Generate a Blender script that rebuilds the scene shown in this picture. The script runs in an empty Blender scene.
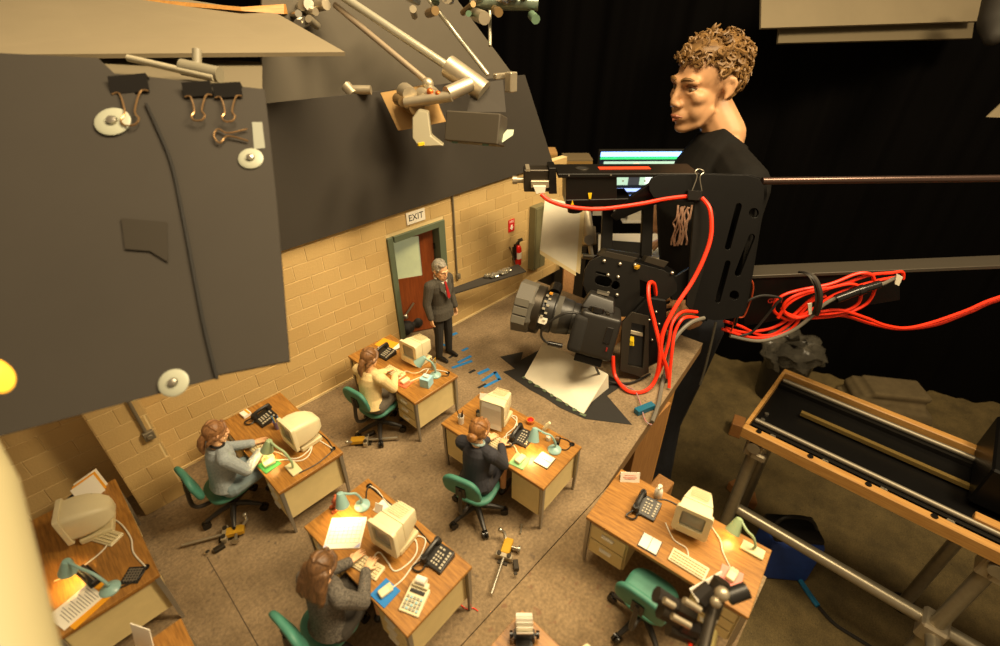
import bpy, bmesh, math, random
from mathutils import Vector, Matrix, Quaternion
random.seed(7)
R_ = math.radians
scene = bpy.context.scene
col = scene.collection

# ------------------------------------------------------------------ camera
FPX, PITCH, YAW, ROLL = 480.07, .5693, .8093, -.0037
CAM = Vector((0, 0, .8042))
_cy, _sy, _cp, _sp = math.cos(YAW), math.sin(YAW), math.cos(PITCH), math.sin(PITCH)
FW = Vector((_sy*_cp, _cy*_cp, -_sp)); RT = Vector((_cy, -_sy, 0)); UP = RT.cross(FW)
_cr, _sr = math.cos(ROLL), math.sin(ROLL)
RT, UP = RT*_cr+UP*_sr, UP*_cr-RT*_sr
cd = bpy.data.cameras.new('camera'); cam = bpy.data.objects.new('camera', cd); col.objects.link(cam)
cam.matrix_world = Matrix(((RT.x, UP.x, -FW.x, CAM.x), (RT.y, UP.y, -FW.y, CAM.y), (RT.z, UP.z, -FW.z, CAM.z), (0, 0, 0, 1)))
cd.sensor_width = 36; cd.lens = 36*FPX/1000; cd.clip_start = .01; cd.clip_end = 60
cd.dof.use_dof = True; cd.dof.focus_distance = 1.2; cd.dof.aperture_fstop = 3.6
scene.camera = cam
# ------------------------------------------------------------------ light
w = bpy.data.worlds.new('world'); scene.world = w; w.use_nodes = True
w.node_tree.nodes['Background'].inputs[0].default_value = (1.0, .72, .42, 1)
w.node_tree.nodes['Background'].inputs[1].default_value = .17
def area(name, loc, target, size, energy, colr=(1, .78, .47)):
    d = bpy.data.lights.new(name, 'AREA'); d.energy = energy; d.size = size; d.color = colr; d.shape = 'DISK'
    o = bpy.data.objects.new(name, d); col.objects.link(o); o.location = loc
    o.rotation_euler = (Vector(target)-Vector(loc)).to_track_quat('-Z', 'Y').to_euler(); return o
area('overhead_softbox', (.62, .30, 1.9), (.45, .62, 0), .8, 19)
area('key_lamp', (.95, -.35, 1.75), (.65, .75, .1), .45, 11)
area('room_lamp', (1.7, -.9, 2.1), (1.7, .5, -1), .5, 26)
vs = scene.view_settings
vs.view_transform = 'Standard'; vs.look = 'None'; vs.exposure = 1.0; vs.gamma = 1.0; vs.use_curve_mapping = False
cy = scene.cycles; cy.max_bounces = 6; cy.diffuse_bounces = 3; cy.glossy_bounces = 3; cy.transparent_max_bounces = 8

# ------------------------------------------------------------------ pixel -> place helpers (survey of the photograph)
def ray(x, y): return FW+RT*((x-500)/FPX)-UP*((y-323)/FPX)
def atz(x, y, z=0): d = ray(x, y); return CAM+d*((z-CAM.z)/d.z)
def aty(x, y, Y): d = ray(x, y); return CAM+d*(Y/d.y)
def atd(x, y, dep): return CAM+ray(x, y)*dep
RH = Vector((_cy, -_sy, 0)); FH = Vector((_sy, _cy, 0)); ZZ = Vector((0, 0, 1))
RO = atd(700, 175, 1.2)
def plane_pt(x, y, o, n): d = ray(x, y); return CAM+d*((o-CAM).dot(n)/d.dot(n))
T20 = R_(20)
E2 = FH*math.cos(T20)-ZZ*math.sin(T20); E3 = FH*math.sin(T20)+ZZ*math.cos(T20)
def r0(x, y, n=0): return plane_pt(x, y, RO+FH*n, FH)
def r1(x, y, n=0): return plane_pt(x, y, RO+E2*n, E2)

# ------------------------------------------------------------------ materials
def lin(h):
    h = h.lstrip('#'); c = [int(h[i:i+2], 16)/255 for i in (0, 2, 4)]
    return tuple(((v+.055)/1.055)**2.4 if v > .04045 else v/12.92 for v in c)+(1,)
MATS = {}
def mat(name, h, rough=.5, metal=0, var=0, vscale=40, bump=0, bscale=200, emit=0, alpha=1, spec=.5, wood=None, trans=0, h2=None, stretch=None, coat=0):
    if name in MATS: return MATS[name]
    m = bpy.data.materials.new(name); m.use_nodes = True; nt = m.node_tree; N = nt.nodes; Lk = nt.links
    b = N['Principled BSDF']; c = lin(h)
    b.inputs['Base Color'].default_value = c; b.inputs['Roughness'].default_value = rough; b.inputs['Metallic'].default_value = metal
    b.inputs['Specular IOR Level'].default_value = spec
    if coat: b.inputs['Coat Weight'].default_value = coat
    if trans: b.inputs['Transmission Weight'].default_value = trans
    if alpha < 1: b.inputs['Alpha'].default_value = alpha
    if emit: b.inputs['Emission Color'].default_value = c; b.inputs['Emission Strength'].default_value = emit
    tc = N.new('ShaderNodeTexCoord'); mp = N.new('ShaderNodeMapping'); Lk.new(tc.outputs['Object'], mp.inputs[0])
    if stretch: mp.inputs['Scale'].default_value = stretch
    if var or h2:
        nz = N.new('ShaderNodeTexNoise'); nz.inputs['Scale'].default_value = vscale; nz.inputs['Detail'].default_value = 6; nz.inputs['Roughness'].default_value = .65
        Lk.new(mp.outputs[0], nz.inputs['Vector'])
        rp = N.new('ShaderNodeValToRGB'); rp.color_ramp.elements[0].position = .3; rp.color_ramp.elements[1].position = .7
        if h2: rp.color_ramp.elements[0].color = lin(h2); rp.color_ramp.elements[1].color = c
        else:
            rp.color_ramp.elements[0].color = tuple(v*(1-var) for v in c[:3])+(1,); rp.color_ramp.elements[1].color = tuple(min(1, v*(1+var)) for v in c[:3])+(1,)
        Lk.new(nz.outputs['Fac'], rp.inputs[0]); Lk.new(rp.outputs[0], b.inputs['Base Color'])
    if bump:
        n2 = N.new('ShaderNodeTexNoise'); n2.inputs['Scale'].default_value = bscale; n2.inputs['Detail'].default_value = 4
        Lk.new(mp.outputs[0], n2.inputs['Vector'])
        bp = N.new('ShaderNodeBump'); bp.inputs['Strength'].default_value = bump; bp.inputs['Distance'].default_value = .002
        Lk.new(n2.outputs['Fac'], bp.inputs['Height']); Lk.new(bp.outputs[0], b.inputs['Normal'])
    MATS[name] = m; return m
def nodes_of(m): return m.node_tree.nodes, m.node_tree.links, m.node_tree.nodes['Principled BSDF']

M_wood = mat('desk_laminate', '#b37f3a', .38, h2='#7a5120', vscale=14, stretch=(26, 2.2, 26))
M_edge = mat('desk_edge', '#a06a2e', .45, var=.15)
M_cream = mat('cream_metal', '#d9c58e', .45, var=.08, vscale=25)
M_leg = mat('desk_leg_steel', '#9c968a', .35, metal=.6)
M_handle = mat('handle_metal', '#e6e0cf', .35, metal=.1)
M_beige = mat('beige_plastic', '#e2d6ae', .45, var=.04, vscale=30)
M_beige2 = mat('beige_plastic_dim', '#d3c59a', .5)
M_screen = mat('crt_screen', '#8d9088', .18)
M_black = mat('black_plastic', '#211f1c', .4)
M_blackg = mat('black_glossy', '#181614', .22)
M_key = mat('key_white', '#b5ad98', .5)
M_green = mat('chair_green', '#3f7a68', .55, var=.12, vscale=60, bump=.1, bscale=700)
M_chairblk = mat('chair_black', '#26221e', .45)
M_white = mat('white_paper', '#efe9d8', .7)
M_card = mat('white_card', '#e8e1cb', .75, var=.05, vscale=15)
M_manila = mat('manila', '#eaa21c', .6)
M_lampblue = mat('lamp_blue', '#8fb3ac', .35)
M_lampgreen = mat('lamp_green', '#9bb085', .4)
M_bulb = mat('bulb', '#ffd28a', .4, emit=6)
M_cablew = mat('cable_white', '#ddd6c2', .5)
M_cableb = mat('cable_black', '#1d1b18', .45)
M_cabler = mat('cable_red', '#f03312', .42)
M_skin = mat('puppet_skin', '#ecb98a', .55, var=.05, vscale=80)
M_metal = mat('brushed_steel', '#b9b3a4', .3, metal=.9)
M_alu = mat('cast_aluminium', '#b8ac93', .4, metal=.65, var=.1)
M_darkm = mat('dark_metal', '#3a342b', .4, metal=.6)
M_brass = mat('jig_yellow', '#c79a2a', .4, metal=.35, var=.12)
M_rig = mat('rig_black', '#0d0c0b', .38, spec=.22, var=.15, vscale=12)
M_rig2 = mat('rig_black_face', '#151310', .42, spec=.25, var=.15, vscale=12)
M_foamblk = mat('black_foamcore', '#36312a', .85, var=.06, vscale=6)
M_foamblk2 = mat('black_foamcore_pale', '#5e574a', .8, var=.06, vscale=6)
M_foamgrey = mat('grey_foamcore', '#83775e', .8, var=.05, vscale=6)
M_pine = mat('pine', '#c8934a', .5, h2='#a8743a', vscale=8, stretch=(3, 30, 30))
M_ply = mat('plywood', '#a87a44', .6, h2='#83592c', vscale=9, stretch=(30, 30, 2))
M_plyedge = mat('plywood_edge', '#8a6c44', .7, h2='#6a4c2a', vscale=20, stretch=(2, 2, 40))
M_bluetape = mat('blue_tape', '#1676bd', .7)
M_blacktape = mat('black_gaffer', '#1c1a17', .7)
M_red = mat('sign_red', '#cf1f1f', .4)
M_frame = mat('door_frame_green', '#5f6a55', .5)
M_tissue = mat('tissue_blue', '#9fd0dd', .6)

def brick_mat():
    m = mat('block_paint', '#cfa765', .75, bump=.35, bscale=260)
    N, L, b = nodes_of(m)
    oi = N.new('ShaderNodeObjectInfo'); nz = N.new('ShaderNodeTexNoise'); nz.inputs['Scale'].default_value = 90; nz.inputs['Detail'].default_value = 5
    mx = N.new('ShaderNodeMath'); mx.operation = 'ADD'; L.new(oi.outputs['Random'], mx.inputs[0]); L.new(nz.outputs['Fac'], mx.inputs[1])
    rp = N.new('ShaderNodeValToRGB'); rp.color_ramp.elements[0].position = .35; rp.color_ramp.elements[1].position = 1.5/2*1.3
    rp.color_ramp.elements[0].color = lin('#b99a62'); rp.color_ramp.elements[1].color = lin('#c3a56d')
    L.new(mx.outputs[0], rp.inputs[0]); L.new(rp.outputs[0], b.inputs['Base Color']); return m
M_block = brick_mat()
M_mortar = mat('mortar', '#dcc590', .85, var=.06)
def ground_mat(name, c1, c2, c3, fleck):
    m = mat(name, c1, .85, bump=.5, bscale=330); N, L, b = nodes_of(m)
    n1 = N.new('ShaderNodeTexNoise'); n1.inputs['Scale'].default_value = 9; n1.inputs['Detail'].default_value = 8; n1.inputs['Roughness'].default_value = .7
    n2 = N.new('ShaderNodeTexNoise'); n2.inputs['Scale'].default_value = 190; n2.inputs['Detail'].default_value = 3
    n3 = N.new('ShaderNodeTexNoise'); n3.inputs['Scale'].default_value = 62; n3.inputs['Detail'].default_value = 2
    tc = N.new('ShaderNodeTexCoord')
    for n in (n1, n2, n3): L.new(tc.outputs['Object'], n.inputs['Vector'])
    r1_ = N.new('ShaderNodeValToRGB'); e = r1_.color_ramp.elements; e[0].position = .33; e[0].color = lin(c2); e[1].position = .66; e[1].color = lin(c1)
    L.new(n1.outputs['Fac'], r1_.inputs[0])
    mx = N.new('ShaderNodeMix'); mx.data_type = 'RGBA'; mx.blend_type = 'MULTIPLY'; mx.inputs[0].default_value = 1
    r2 = N.new('ShaderNodeValToRGB'); e = r2.color_ramp.elements; e[0].position = .25; e[0].color = (.62, .62, .62, 1); e[1].position = .75; e[1].color = (1.15, 1.15, 1.15, 1)
    L.new(n2.outputs['Fac'], r2.inputs[0]); L.new(r1_.outputs[0], mx.inputs[6]); L.new(r2.outputs[0], mx.inputs[7])
    m2 = N.new('ShaderNodeMix'); m2.data_type = 'RGBA'; r3 = N.new('ShaderNodeValToRGB'); e = r3.color_ramp.elements
    e[0].position = fleck; e[0].color = (0, 0, 0, 1); e[1].position = fleck+.06; e[1].color = (.6, .6, .6, 1)
    L.new(n3.outputs['Fac'], r3.inputs[0]); L.new(r3.outputs[0], m2.inputs[0]); L.new(mx.outputs[2], m2.inputs[6]); m2.inputs[7].default_value = lin(c3)
    L.new(m2.outputs[2], b.inputs['Base Color']); return m
M_carpet = ground_mat('set_ground', '#968061', '#776449', '#53463a', .66)
M_dirt = ground_mat('rusty_ground', '#9a8260', '#7c6748', '#75523a', .635)
M_conc = ground_mat('studio_concrete', '#7d6b42', '#5a4d2e', '#1f1a12', .70)

# ------------------------------------------------------------------ mesh builder
class MB:
    def __init__(s): s.v = []; s.f = []
    def add(s, vs_, fs, M=None):
        o = len(s.v)
        for p in vs_:
            p = Vector(p); s.v.append(M @ p if M else p)
        for f in fs: s.f.append([i+o for i in f])
        return s
    def box(s, c, d, M=None):
        x, y, z = c; a, b, e = d[0]/2, d[1]/2, d[2]/2
        vs_ = [(x+i*a, y+j*b, z+k*e) for i in (-1, 1) for j in (-1, 1) for k in (-1, 1)]
        return s.add(vs_, [(0, 1, 3, 2), (4, 6, 7, 5), (0, 4, 5, 1), (2, 3, 7, 6), (0, 2, 6, 4), (1, 5, 7, 3)], M)
    def frustum(s, c0, d0, c1, d1, M=None):   # two y-z rectangles joined along x
        vs_ = [(c0[0], c0[1]+j*d0[0]/2, c0[2]+k*d0[1]/2) for j, k in ((-1, -1), (1, -1), (1, 1), (-1, 1))]+[(c1[0], c1[1]+j*d1[0]/2, c1[2]+k*d1[1]/2) for j, k in ((-1, -1), (1, -1), (1, 1), (-1, 1))]
        return s.add(vs_, [(0, 3, 2, 1), (4, 5, 6, 7), (0, 1, 5, 4), (1, 2, 6, 5), (2, 3, 7, 6), (3, 0, 4, 7)], M)
    def rings(s, rings, M=None, caps=True, closed=False):
        n = len(rings[0]); vs_ = [p for r in rings for p in r]; fs = []
        m = len(rings)
        for i in range(m if closed else m-1):
            a, b = i*n, ((i+1) % m)*n
            for j in range(n): fs.append((a+j, a+(j+1) % n, b+(j+1) % n, b+j))
        if caps and not closed: fs.append(tuple(range(n-1, -1, -1))); fs.append(tuple((m-1)*n+j for j in range(n)))
        return s.add(vs_, fs, M)
    def tube(s, pts, r, n=8, M=None, closed=False, caps=True):
        pts = [Vector(p) for p in pts]; k = len(pts); rs = r if isinstance(r, (list, tuple)) else [r]*k
        rings = []; ref = None
        for i, p in enumerate(pts):
            t = (pts[(i+1) % k]-pts[i-1]) if (closed or 0 < i < k-1) else (pts[1]-pts[0] if i == 0 else pts[-1]-pts[-2])
            if t.length < 1e-9: t = Vector((0, 0, 1))
            t.normalize()
            if ref is None: ref = t.orthogonal().normalized()
            ref = ref-t*ref.dot(t)
            if ref.length < 1e-6: ref = t.orthogonal()
            ref.normalize(); b = t.cross(ref)
            rings.append([p+(ref*math.cos(2*math.pi*j/n)+b*math.sin(2*math.pi*j/n))*rs[i] for j in range(n)])
        return s.rings(rings, M, caps, closed)
    def cyl(s, p0, p1, ra, rb=None, n=14, M=None): return s.tube([p0, p1], [ra, ra if rb is None else rb], n, M)
    def lathe(s, prof, n=18, M=None, caps=True): return s.rings([[(r*math.cos(2*math.pi*j/n), r*math.sin(2*math.pi*j/n), z) for j in range(n)] for r, z in prof], M, caps)
    def ell(s, c, r, M=None, nu=14, nv=9):
        if isinstance(r, (int, float)): r = (r, r, r)
        rings = []
        for i in range(1, nv):
            a = math.pi*i/nv
            rings.append([(c[0]+r[0]*math.sin(a)*math.cos(2*math.pi*j/nu), c[1]+r[1]*math.sin(a)*math.sin(2*math.pi*j/nu), c[2]-r[2]*math.cos(a)) for j in range(nu)])
        vs_ = [p for q in rings for p in q]; k = len(vs_); vs_ += [(c[0], c[1], c[2]-r[2]), (c[0], c[1], c[2]+r[2])]
        fs = []
        for i in range(nv-2):
            for j in range(nu): a, b = i*nu, (i+1)*nu; fs.append((a+j, a+(j+1) % nu, b+(j+1) % nu, b+j))
        for j in range(nu): fs.append((k, (j+1) % nu, j)); fs.append((k+1, (nv-2)*nu+j, (nv-2)*nu+(j+1) % nu))
        return s.add(vs_, fs, M)
    def limb(s, pts, rs, M=None, n=12):      # sphere-ended tapered chain, to be fused by remesh
        for i in range(len(pts)-1): s.cyl(pts[i], pts[i+1], rs[i], rs[i+1], n, M)
        for p, r in zip(pts, rs): s.ell(p, r, M, 12, 8)
        return s
    def prism(s, poly, d, M=None):           # 3-D polygon pushed along vector d
        poly = [Vector(p) for p in poly]; n = len(poly); d = Vector(d)
        vs_ = poly+[p+d for p in poly]
        fs = [tuple(range(n-1, -1, -1)), tuple(range(n, 2*n))]+[(i, (i+1) % n, n+(i+1) % n, n+i) for i in range(n)]
        return s.add(vs_, fs, M)
    def build(s, name, m, parent=None, smooth=False, bevel=0, seg=1, remesh=0, sm=0, sub=0, disp=0):
        me = bpy.data.meshes.new(name); me.from_pydata([tuple(p) for p in s.v], [], s.f); me.update()
        bm = bmesh.new(); bm.from_mesh(me); bmesh.ops.recalc_face_normals(bm, faces=bm.faces)
        if bevel:
            ed = [e for e in bm.edges if len(e.link_faces) == 2 and e.calc_face_angle(0) > .5]
            bmesh.ops.bevel(bm, geom=ed, offset=bevel, segments=seg, affect='EDGES', profile=.6, clamp_overlap=True)
        bm.to_mesh(me); bm.free()
        o = bpy.data.objects.new(name, me); col.objects.link(o); me.materials.append(m)
        if remesh or sub:
            if remesh:
                r = o.modifiers.new('r', 'REMESH'); r.mode = 'VOXEL'; r.voxel_size = remesh
                if sm: q = o.modifiers.new('s', 'SMOOTH'); q.factor = .5; q.iterations = sm
            if sub: q = o.modifiers.new('u', 'SUBSURF'); q.levels = q.render_levels = sub
            dg = bpy.context.evaluated_depsgraph_get(); ev = o.evaluated_get(dg)
            nm = bpy.data.meshes.new_from_object(ev); o.modifiers.clear(); old = o.data; o.data = nm; nm.name = name
            bpy.data.meshes.remove(old); me = nm
            if not me.materials: me.materials.append(m)
            smooth = True
        if smooth: me.shade_smooth(); me.set_sharp_from_angle(angle=R_(180 if (remesh or sub) else 38))
        if parent: o.parent = parent
        return o

def thing(name, label, cat, loc=(0, 0, 0), rz=0, group=None):
    o = bpy.data.objects.new(name, None); o.empty_display_size = .02; col.objects.link(o)
    o.location = loc; o.rotation_euler = (0, 0, rz); return tag(o, label, cat, group)
def tag(o, label, cat, group=None):
    o['label'] = label; o['category'] = cat
    if group: o['group'] = group
    return o
def struct(o): o['kind'] = 'structure'; return o
def copy_tree(o, parent=None):
    c = o.copy(); col.objects.link(c); c.parent = parent
    for ch in [k for k in col.objects if k.parent == o]: copy_tree(ch, c)
    return c
def smooth_path(pts, k=6, closed=False):
    pts = [Vector(p) for p in pts]; n = len(pts); out = []
    for i in range(n if closed else n-1):
        if closed: a, b, c, d = pts[i-1], pts[i], pts[(i+1) % n], pts[(i+2) % n]
        else: a, b, c, d = pts[max(i-1, 0)], pts[i], pts[i+1], pts[min(i+2, n-1)]
        for j in range(k):
            t = j/k; out.append(.5*((2*b)+(c-a)*t+(2*a-5*b+4*c-d)*t*t+(3*b-a-3*c+d)*t**3))
    if not closed: out.append(pts[-1])
    return out
def cable(name, pts, r, m, parent=None, k=6, n=7): return MB().tube(smooth_path(pts, k), r, n).build(name, m, parent, True)
def flat_plate(name, outer, holes, th, M, m, parent=None, bev=0):   # 2-D outline with holes -> solid plate in frame M
    cu = bpy.data.curves.new(name, 'CURVE'); cu.dimensions = '2D'; cu.fill_mode = 'BOTH'; cu.extrude = th/2; cu.bevel_depth = bev
    for pl in [outer]+list(holes):
        sp = cu.splines.new('POLY'); sp.points.add(len(pl)-1); sp.use_cyclic_u = True
        for q, (x, y) in zip(sp.points, pl): q.co = (x, y, 0, 1)
    t = bpy.data.objects.new('tmp', cu); col.objects.link(t)
    dg = bpy.context.evaluated_depsgraph_get(); me = bpy.data.meshes.new_from_object(t.evaluated_get(dg)); me.name = name
    bpy.data.objects.remove(t); me.transform(M); me.materials.clear(); me.materials.append(m)
    o = bpy.data.objects.new(name, me); col.objects.link(o); o.parent = parent; return o
def lettering(name, txt, size, M, m, parent=None, ext=.0002):
    cu = bpy.data.curves.new(name, 'FONT'); cu.body = txt; cu.size = size; cu.align_x = 'CENTER'; cu.align_y = 'CENTER'; cu.extrude = ext
    t = bpy.data.objects.new('tmp', cu); col.objects.link(t)
    dg = bpy.context.evaluated_depsgraph_get(); me = bpy.data.meshes.new_from_object(t.evaluated_get(dg)); me.name = name
    bpy.data.objects.remove(t); me.transform(M); me.materials.clear(); me.materials.append(m)
    o = bpy.data.objects.new(name, me); col.objects.link(o); o.parent = parent; return o
def frame(o, x, y, z=None):
    x = Vector(x).normalized(); y = Vector(y); y = (y-x*y.dot(x)).normalized(); z = x.cross(y); o = Vector(o)
    return Matrix(((x.x, y.x, z.x, o.x), (x.y, y.y, z.y, o.y), (x.z, y.z, z.z, o.z), (0, 0, 0, 1)))
def rrect(cx, cy_, w_, h_, r, k=5):
    out = []
    for sx, sy, a0 in ((1, 1, 0), (-1, 1, 90), (-1, -1, 180), (1, -1, 270)):
        for i in range(k+1):
            a = R_(a0+90*i/k); out.append((cx+sx*(w_/2-r)+r*math.cos(a), cy_+sy*(h_/2-r)+r*math.sin(a)))
    return out

# ------------------------------------------------------------------ the studio
V = Vector
FZ = -1.2
struct(MB().box((1.2, .6, FZ-.05), (9, 9, .1)).build('floor', M_conc))
M_cloth = mat('black_drape', '#050404', .8, spec=.06)
def drape(name, p0, p1, z0, z1, amp, waves, nx):
    p0, p1 = Vector(p0), Vector(p1); d = p1-p0; nrm = Vector((-d.y, d.x, 0)).normalized(); mb = MB(); rows = 14
    def prof(t): return amp*(math.sin(t*waves*6.283)+.5*math.sin(t*waves*2.3*6.283+1)+.3*math.sin(t*waves*4.1*6.283+2))
    vs_ = []
    for side in (0, .012):
        for i in range(nx+1):
            t = i/nx
            for k in range(rows+1):
                q = k/rows; p = p0+d*t+nrm*(prof(t+.004*math.sin(q*5))*(1-.35*q)+side); vs_.append((p.x, p.y, z0+(z1-z0)*q))
    n = (nx+1)*(rows+1); fs = []
    for i in range(nx):
        for k in range(rows):
            a = i*(rows+1)+k; b = a+rows+1; fs += [(a, b, b+1, a+1), (n+a, n+a+1, n+b+1, n+b)]
    mb.add(vs_, fs); o = mb.build(name, M_cloth, None, True); struct(o); return o
cA, cB = atz(706, 354, FZ), atz(758, 363, FZ); cD = (cB-cA).normalized(); cA.z = cB.z = 0
drape('wall_back_drape', cA-cD*6.0, cA+cD*2.6, FZ, 2.4, .018, 26, 420)
drape('wall_right_drape', cA+cD*2.55-V((0, .1, 0)), cA+cD*2.9+V((-.5, -3.0, 0)), FZ, 2.4, .018, 9, 160)

# ------------------------------------------------------------------ the miniature set: ground, wall, door
YW = .962
plat = thing('set_platform', 'raised platform covered with speckled brown carpet under the miniature office', 'platform', (0, 0, 0))
top = [(-.75, .286), (.60, .286), (1.235, .362), (1.205, .98), (1.2, 1.3), (-.75, 1.3)]
MB().prism([(x, y, -.004) for x, y in top], (0, 0, .004)).build('carpet_top', M_carpet, plat)
MB().prism([(x, y, -.034) for x, y in top], (0, 0, .0295)).build('plywood_deck', M_plyedge, plat)
MB().box((.893, .333, (FZ-.036)/2), (.165, .02, -FZ-.036)).build('support_panel', M_ply, plat, bevel=.001)
ab = aty(664, 480, .30); MB().box((ab.x-.01, .30, ab.z-.04), (.06, .05, .07)).build('brace_block', M_ply, plat, bevel=.003)
sm_ = [atz(207, 557), atz(232, 600), atz(258, 646), atz(275, 676)]
MB().prism([p+V((-.0007, 0, 0)) for p in sm_]+[p+V((.0007, 0, 0)) for p in reversed(sm_)], (0, 0, .0003)).build('carpet_seam', mat('seam_dark', '#4a3c2c', .9), plat)
for x, y in ((-.6, .36), (-.6, 1.2), (.3, .36), (.3, 1.2), (1.12, .42), (1.12, 1.2)):
    MB().box((x, y, (FZ-.036)/2), (.045, .09, -FZ-.037)).build('timber_leg', M_pine, plat, bevel=.002)
fp = thing('front_platform', 'lower stained platform with rust flecks carrying the two front desks', 'platform', (0, 0, 0))
ftop = [(-.8, -.32), (.34, -.32), (.40, -.02), (.640, -.014), (.628, .2845), (-.8, .2845)]
MB().prism([(x, y, -.005) for x, y in ftop], (0, 0, .004)).build('ground_sheet', M_dirt, fp)
MB().prism([(x, y, -.034) for x, y in ftop], (0, 0, .0285)).build('plywood_deck', M_plyedge, fp)
for x in (-.7, .3):
    for y in (-.25, .2): MB().box((x, y, (FZ-.036)/2), (.045, .09, -FZ-.037)).build('timber_leg', M_pine, fp, bevel=.002)

WX0, WX1, WT = -.52, 1.335, .412
DX0, DX1, DZ = .606, .790, .345
wall = MB()
wall.box(((WX0+DX0)/2, YW+.0122, WT/2), (DX0-WX0, .022, WT)).box(((WX1+DX1)/2, YW+.0122, WT/2), (WX1-DX1, .022, WT)).box(((DX0+DX1)/2, YW+.0122, (WT+DZ)/2), (DX1-DX0, .022, WT-DZ))
wall = struct(wall.build('wall_back', M_mortar))
CH, CL, JT = .0354, .0693, .0014
bmaster = MB().box((0, 0, 0), (CL-JT, .004, CH-JT)).build('block', M_block, None, bevel=.0006)
bmesh_data = bmaster.data; bpy.data.objects.remove(bmaster)
def block(parent, xa, xb, y, z, h=CH, rot=0, along='x'):
    o = bpy.data.objects.new('block', bmesh_data); col.objects.link(o); o.parent = parent
    jit = random.uniform(-.0003, .0003)
    if along == 'x': o.location = ((xa+xb)/2, y+.002+jit, z)
    else: o.location = (y, (xa+xb)/2, z); o.rotation_euler = (0, 0, math.pi/2)
    o.scale = ((xb-xa-JT)/(CL-JT), 1, (h-JT)/(CH-JT)); return o
for k in range(12):
    z = (k+.5)*CH; h = CH
    if k == 11: h = WT-11*CH; z = 11*CH+h/2
    off = .366 if k % 2 else .366+CL/2
    x = off-13*CL
    while x < WX1:
        xa, xb = max(x, WX0), min(x+CL, WX1); x += CL
        if xb-xa < .006: continue
        segs = [(xa, xb)]
        if k*CH < DZ-.004:
            segs = []
            if xa < DX0: segs.append((xa, min(xb, DX0)))
            if xb > DX1: segs.append((max(xa, DX1), xb))
        for a, b in segs:
            if b-a > .004 and not (-.05 < a and b < .02): block(wall, a, b, YW, z, h)
pil = MB().box((-.013, (.8892+YW)/2, WT/2), (.0716, YW-.8892, WT))
pil = struct(pil.build('wall_pilaster', M_mortar))
for k in range(12):
    z = (k+.5)*CH; h = CH
    if k == 11: h = WT-11*CH; z = 11*CH+h/2
    for a, b in ([(-.05, .0193), (.0193, .024)] if k % 2 else [(-.05, -.0153), (-.0153, .024)]):
        if b-a > .007: block(pil, a, b, .888, z, h)
    block(pil, .888, .962, .0232, z, h, along='y')
    block(pil, .888, .962, -.0492, z, h, along='y')
# floor edging strip along the wall foot
struct(MB().box(((.024+DX0)/2, YW-.0012, .003), (DX0-.024, .0025, .006)).build('baseboard_left', M_mortar))
struct(MB().box(((DX1+1.2)/2, YW-.0012, .003), (1.2-DX1, .0025, .006)).build('baseboard_right', M_mortar))

# door: green frame, brown leaf hinged on the right and swung away, frosted pane
door = thing('door_1', 'open brown door with frosted pane in a grey green frame', 'door', (0, 0, 0)); door['kind'] = 'structure'
MB().box((DX0+.008, YW+.010, DZ/2), (.016, .032, DZ)).build('door_jamb', M_frame, door, bevel=.0008)
MB().box((DX1-.011, YW+.010, DZ/2), (.022, .032, DZ)).build('door_jamb', M_frame, door, bevel=.0008)
MB().box(((DX0+DX1)/2, YW+.010, DZ-.008), (DX1-DX0-.039, .032, .016)).build('door_head', M_frame, door, bevel=.0008)
M_doorw = mat('door_brown', '#9a4f24', .4, h2='#7c3b18', vscale=9, stretch=(20, 20, 2))
hinge = Matrix.Translation((DX1-.023, YW+.024, 0)) @ Matrix.Rotation(R_(-26), 4, 'Z')
LW, LH = .142, .322
leaf = flat_plate('door_leaf', [(0, .004), (-LW, .004), (-LW, LH), (0, LH)], [[(-.038, .185), (-.125, .185), (-.125, LH-.018), (-.038, LH-.018)]], .007,
                  hinge @ Matrix.Rotation(R_(90), 4, 'X'), M_doorw, door)
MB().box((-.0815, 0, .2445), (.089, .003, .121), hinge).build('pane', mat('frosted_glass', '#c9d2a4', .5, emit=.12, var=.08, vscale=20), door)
MB().cyl((-.132, -.004, .16), (-.132, -.016, .16), .0025, .0025, 10, hinge).ell((-.132, -.019, .16), .006, hinge).build('knob', M_metal, door, True)
for z in (.06, .16, .27): MB().cyl((DX1-.024, YW+.018, z-.008), (DX1-.024, YW+.018, z+.008), .0028, None, 10).build('hinge', M_blackg, door, True)
# things beyond the doorway
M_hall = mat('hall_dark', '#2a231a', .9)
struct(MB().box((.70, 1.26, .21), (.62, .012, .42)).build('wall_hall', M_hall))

# signs and fittings on the wall
ex = thing('exit_sign', 'white EXIT sign with black letters above the doorway', 'sign', (.6995, YW-.0018, .377))
MB().box((0, 0, 0), (.059, .0024, .031)).build('sign_board', M_white, ex, bevel=.0006)
Mtxt = Matrix.Translation((0, -.0014, 0)) @ Matrix.Rotation(R_(90), 4, 'X')
lettering('letters', 'EXIT', .023, Mtxt, M_black, ex)
fs = thing('fire_sign', 'small red fire extinguisher sign with white arrow on block wall', 'sign', (1.061, YW-.0015, .251))
MB().box((0, 0, 0), (.028, .002, .040)).build('sign_board', M_red, fs, bevel=.0004)
lettering('letters', 'FIRE', .0105, Matrix.Translation((0, -.0012, .0125)) @ Matrix.Rotation(R_(90), 4, 'X'), M_white, fs)
flat_plate('arrow', [(-.004, .006), (-.004, -.002), (-.009, -.002), (0, -.012), (.009, -.002), (.004, -.002), (.004, .006)], [], .0006,
           Matrix.Translation((0, -.0013, -.003)) @ Matrix.Rotation(R_(90), 4, 'X'), M_white, fs)
fe = thing('fire_extinguisher', 'red fire extinguisher hung on the block wall', 'fire extinguisher', (1.083, YW-.013, .112))
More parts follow.
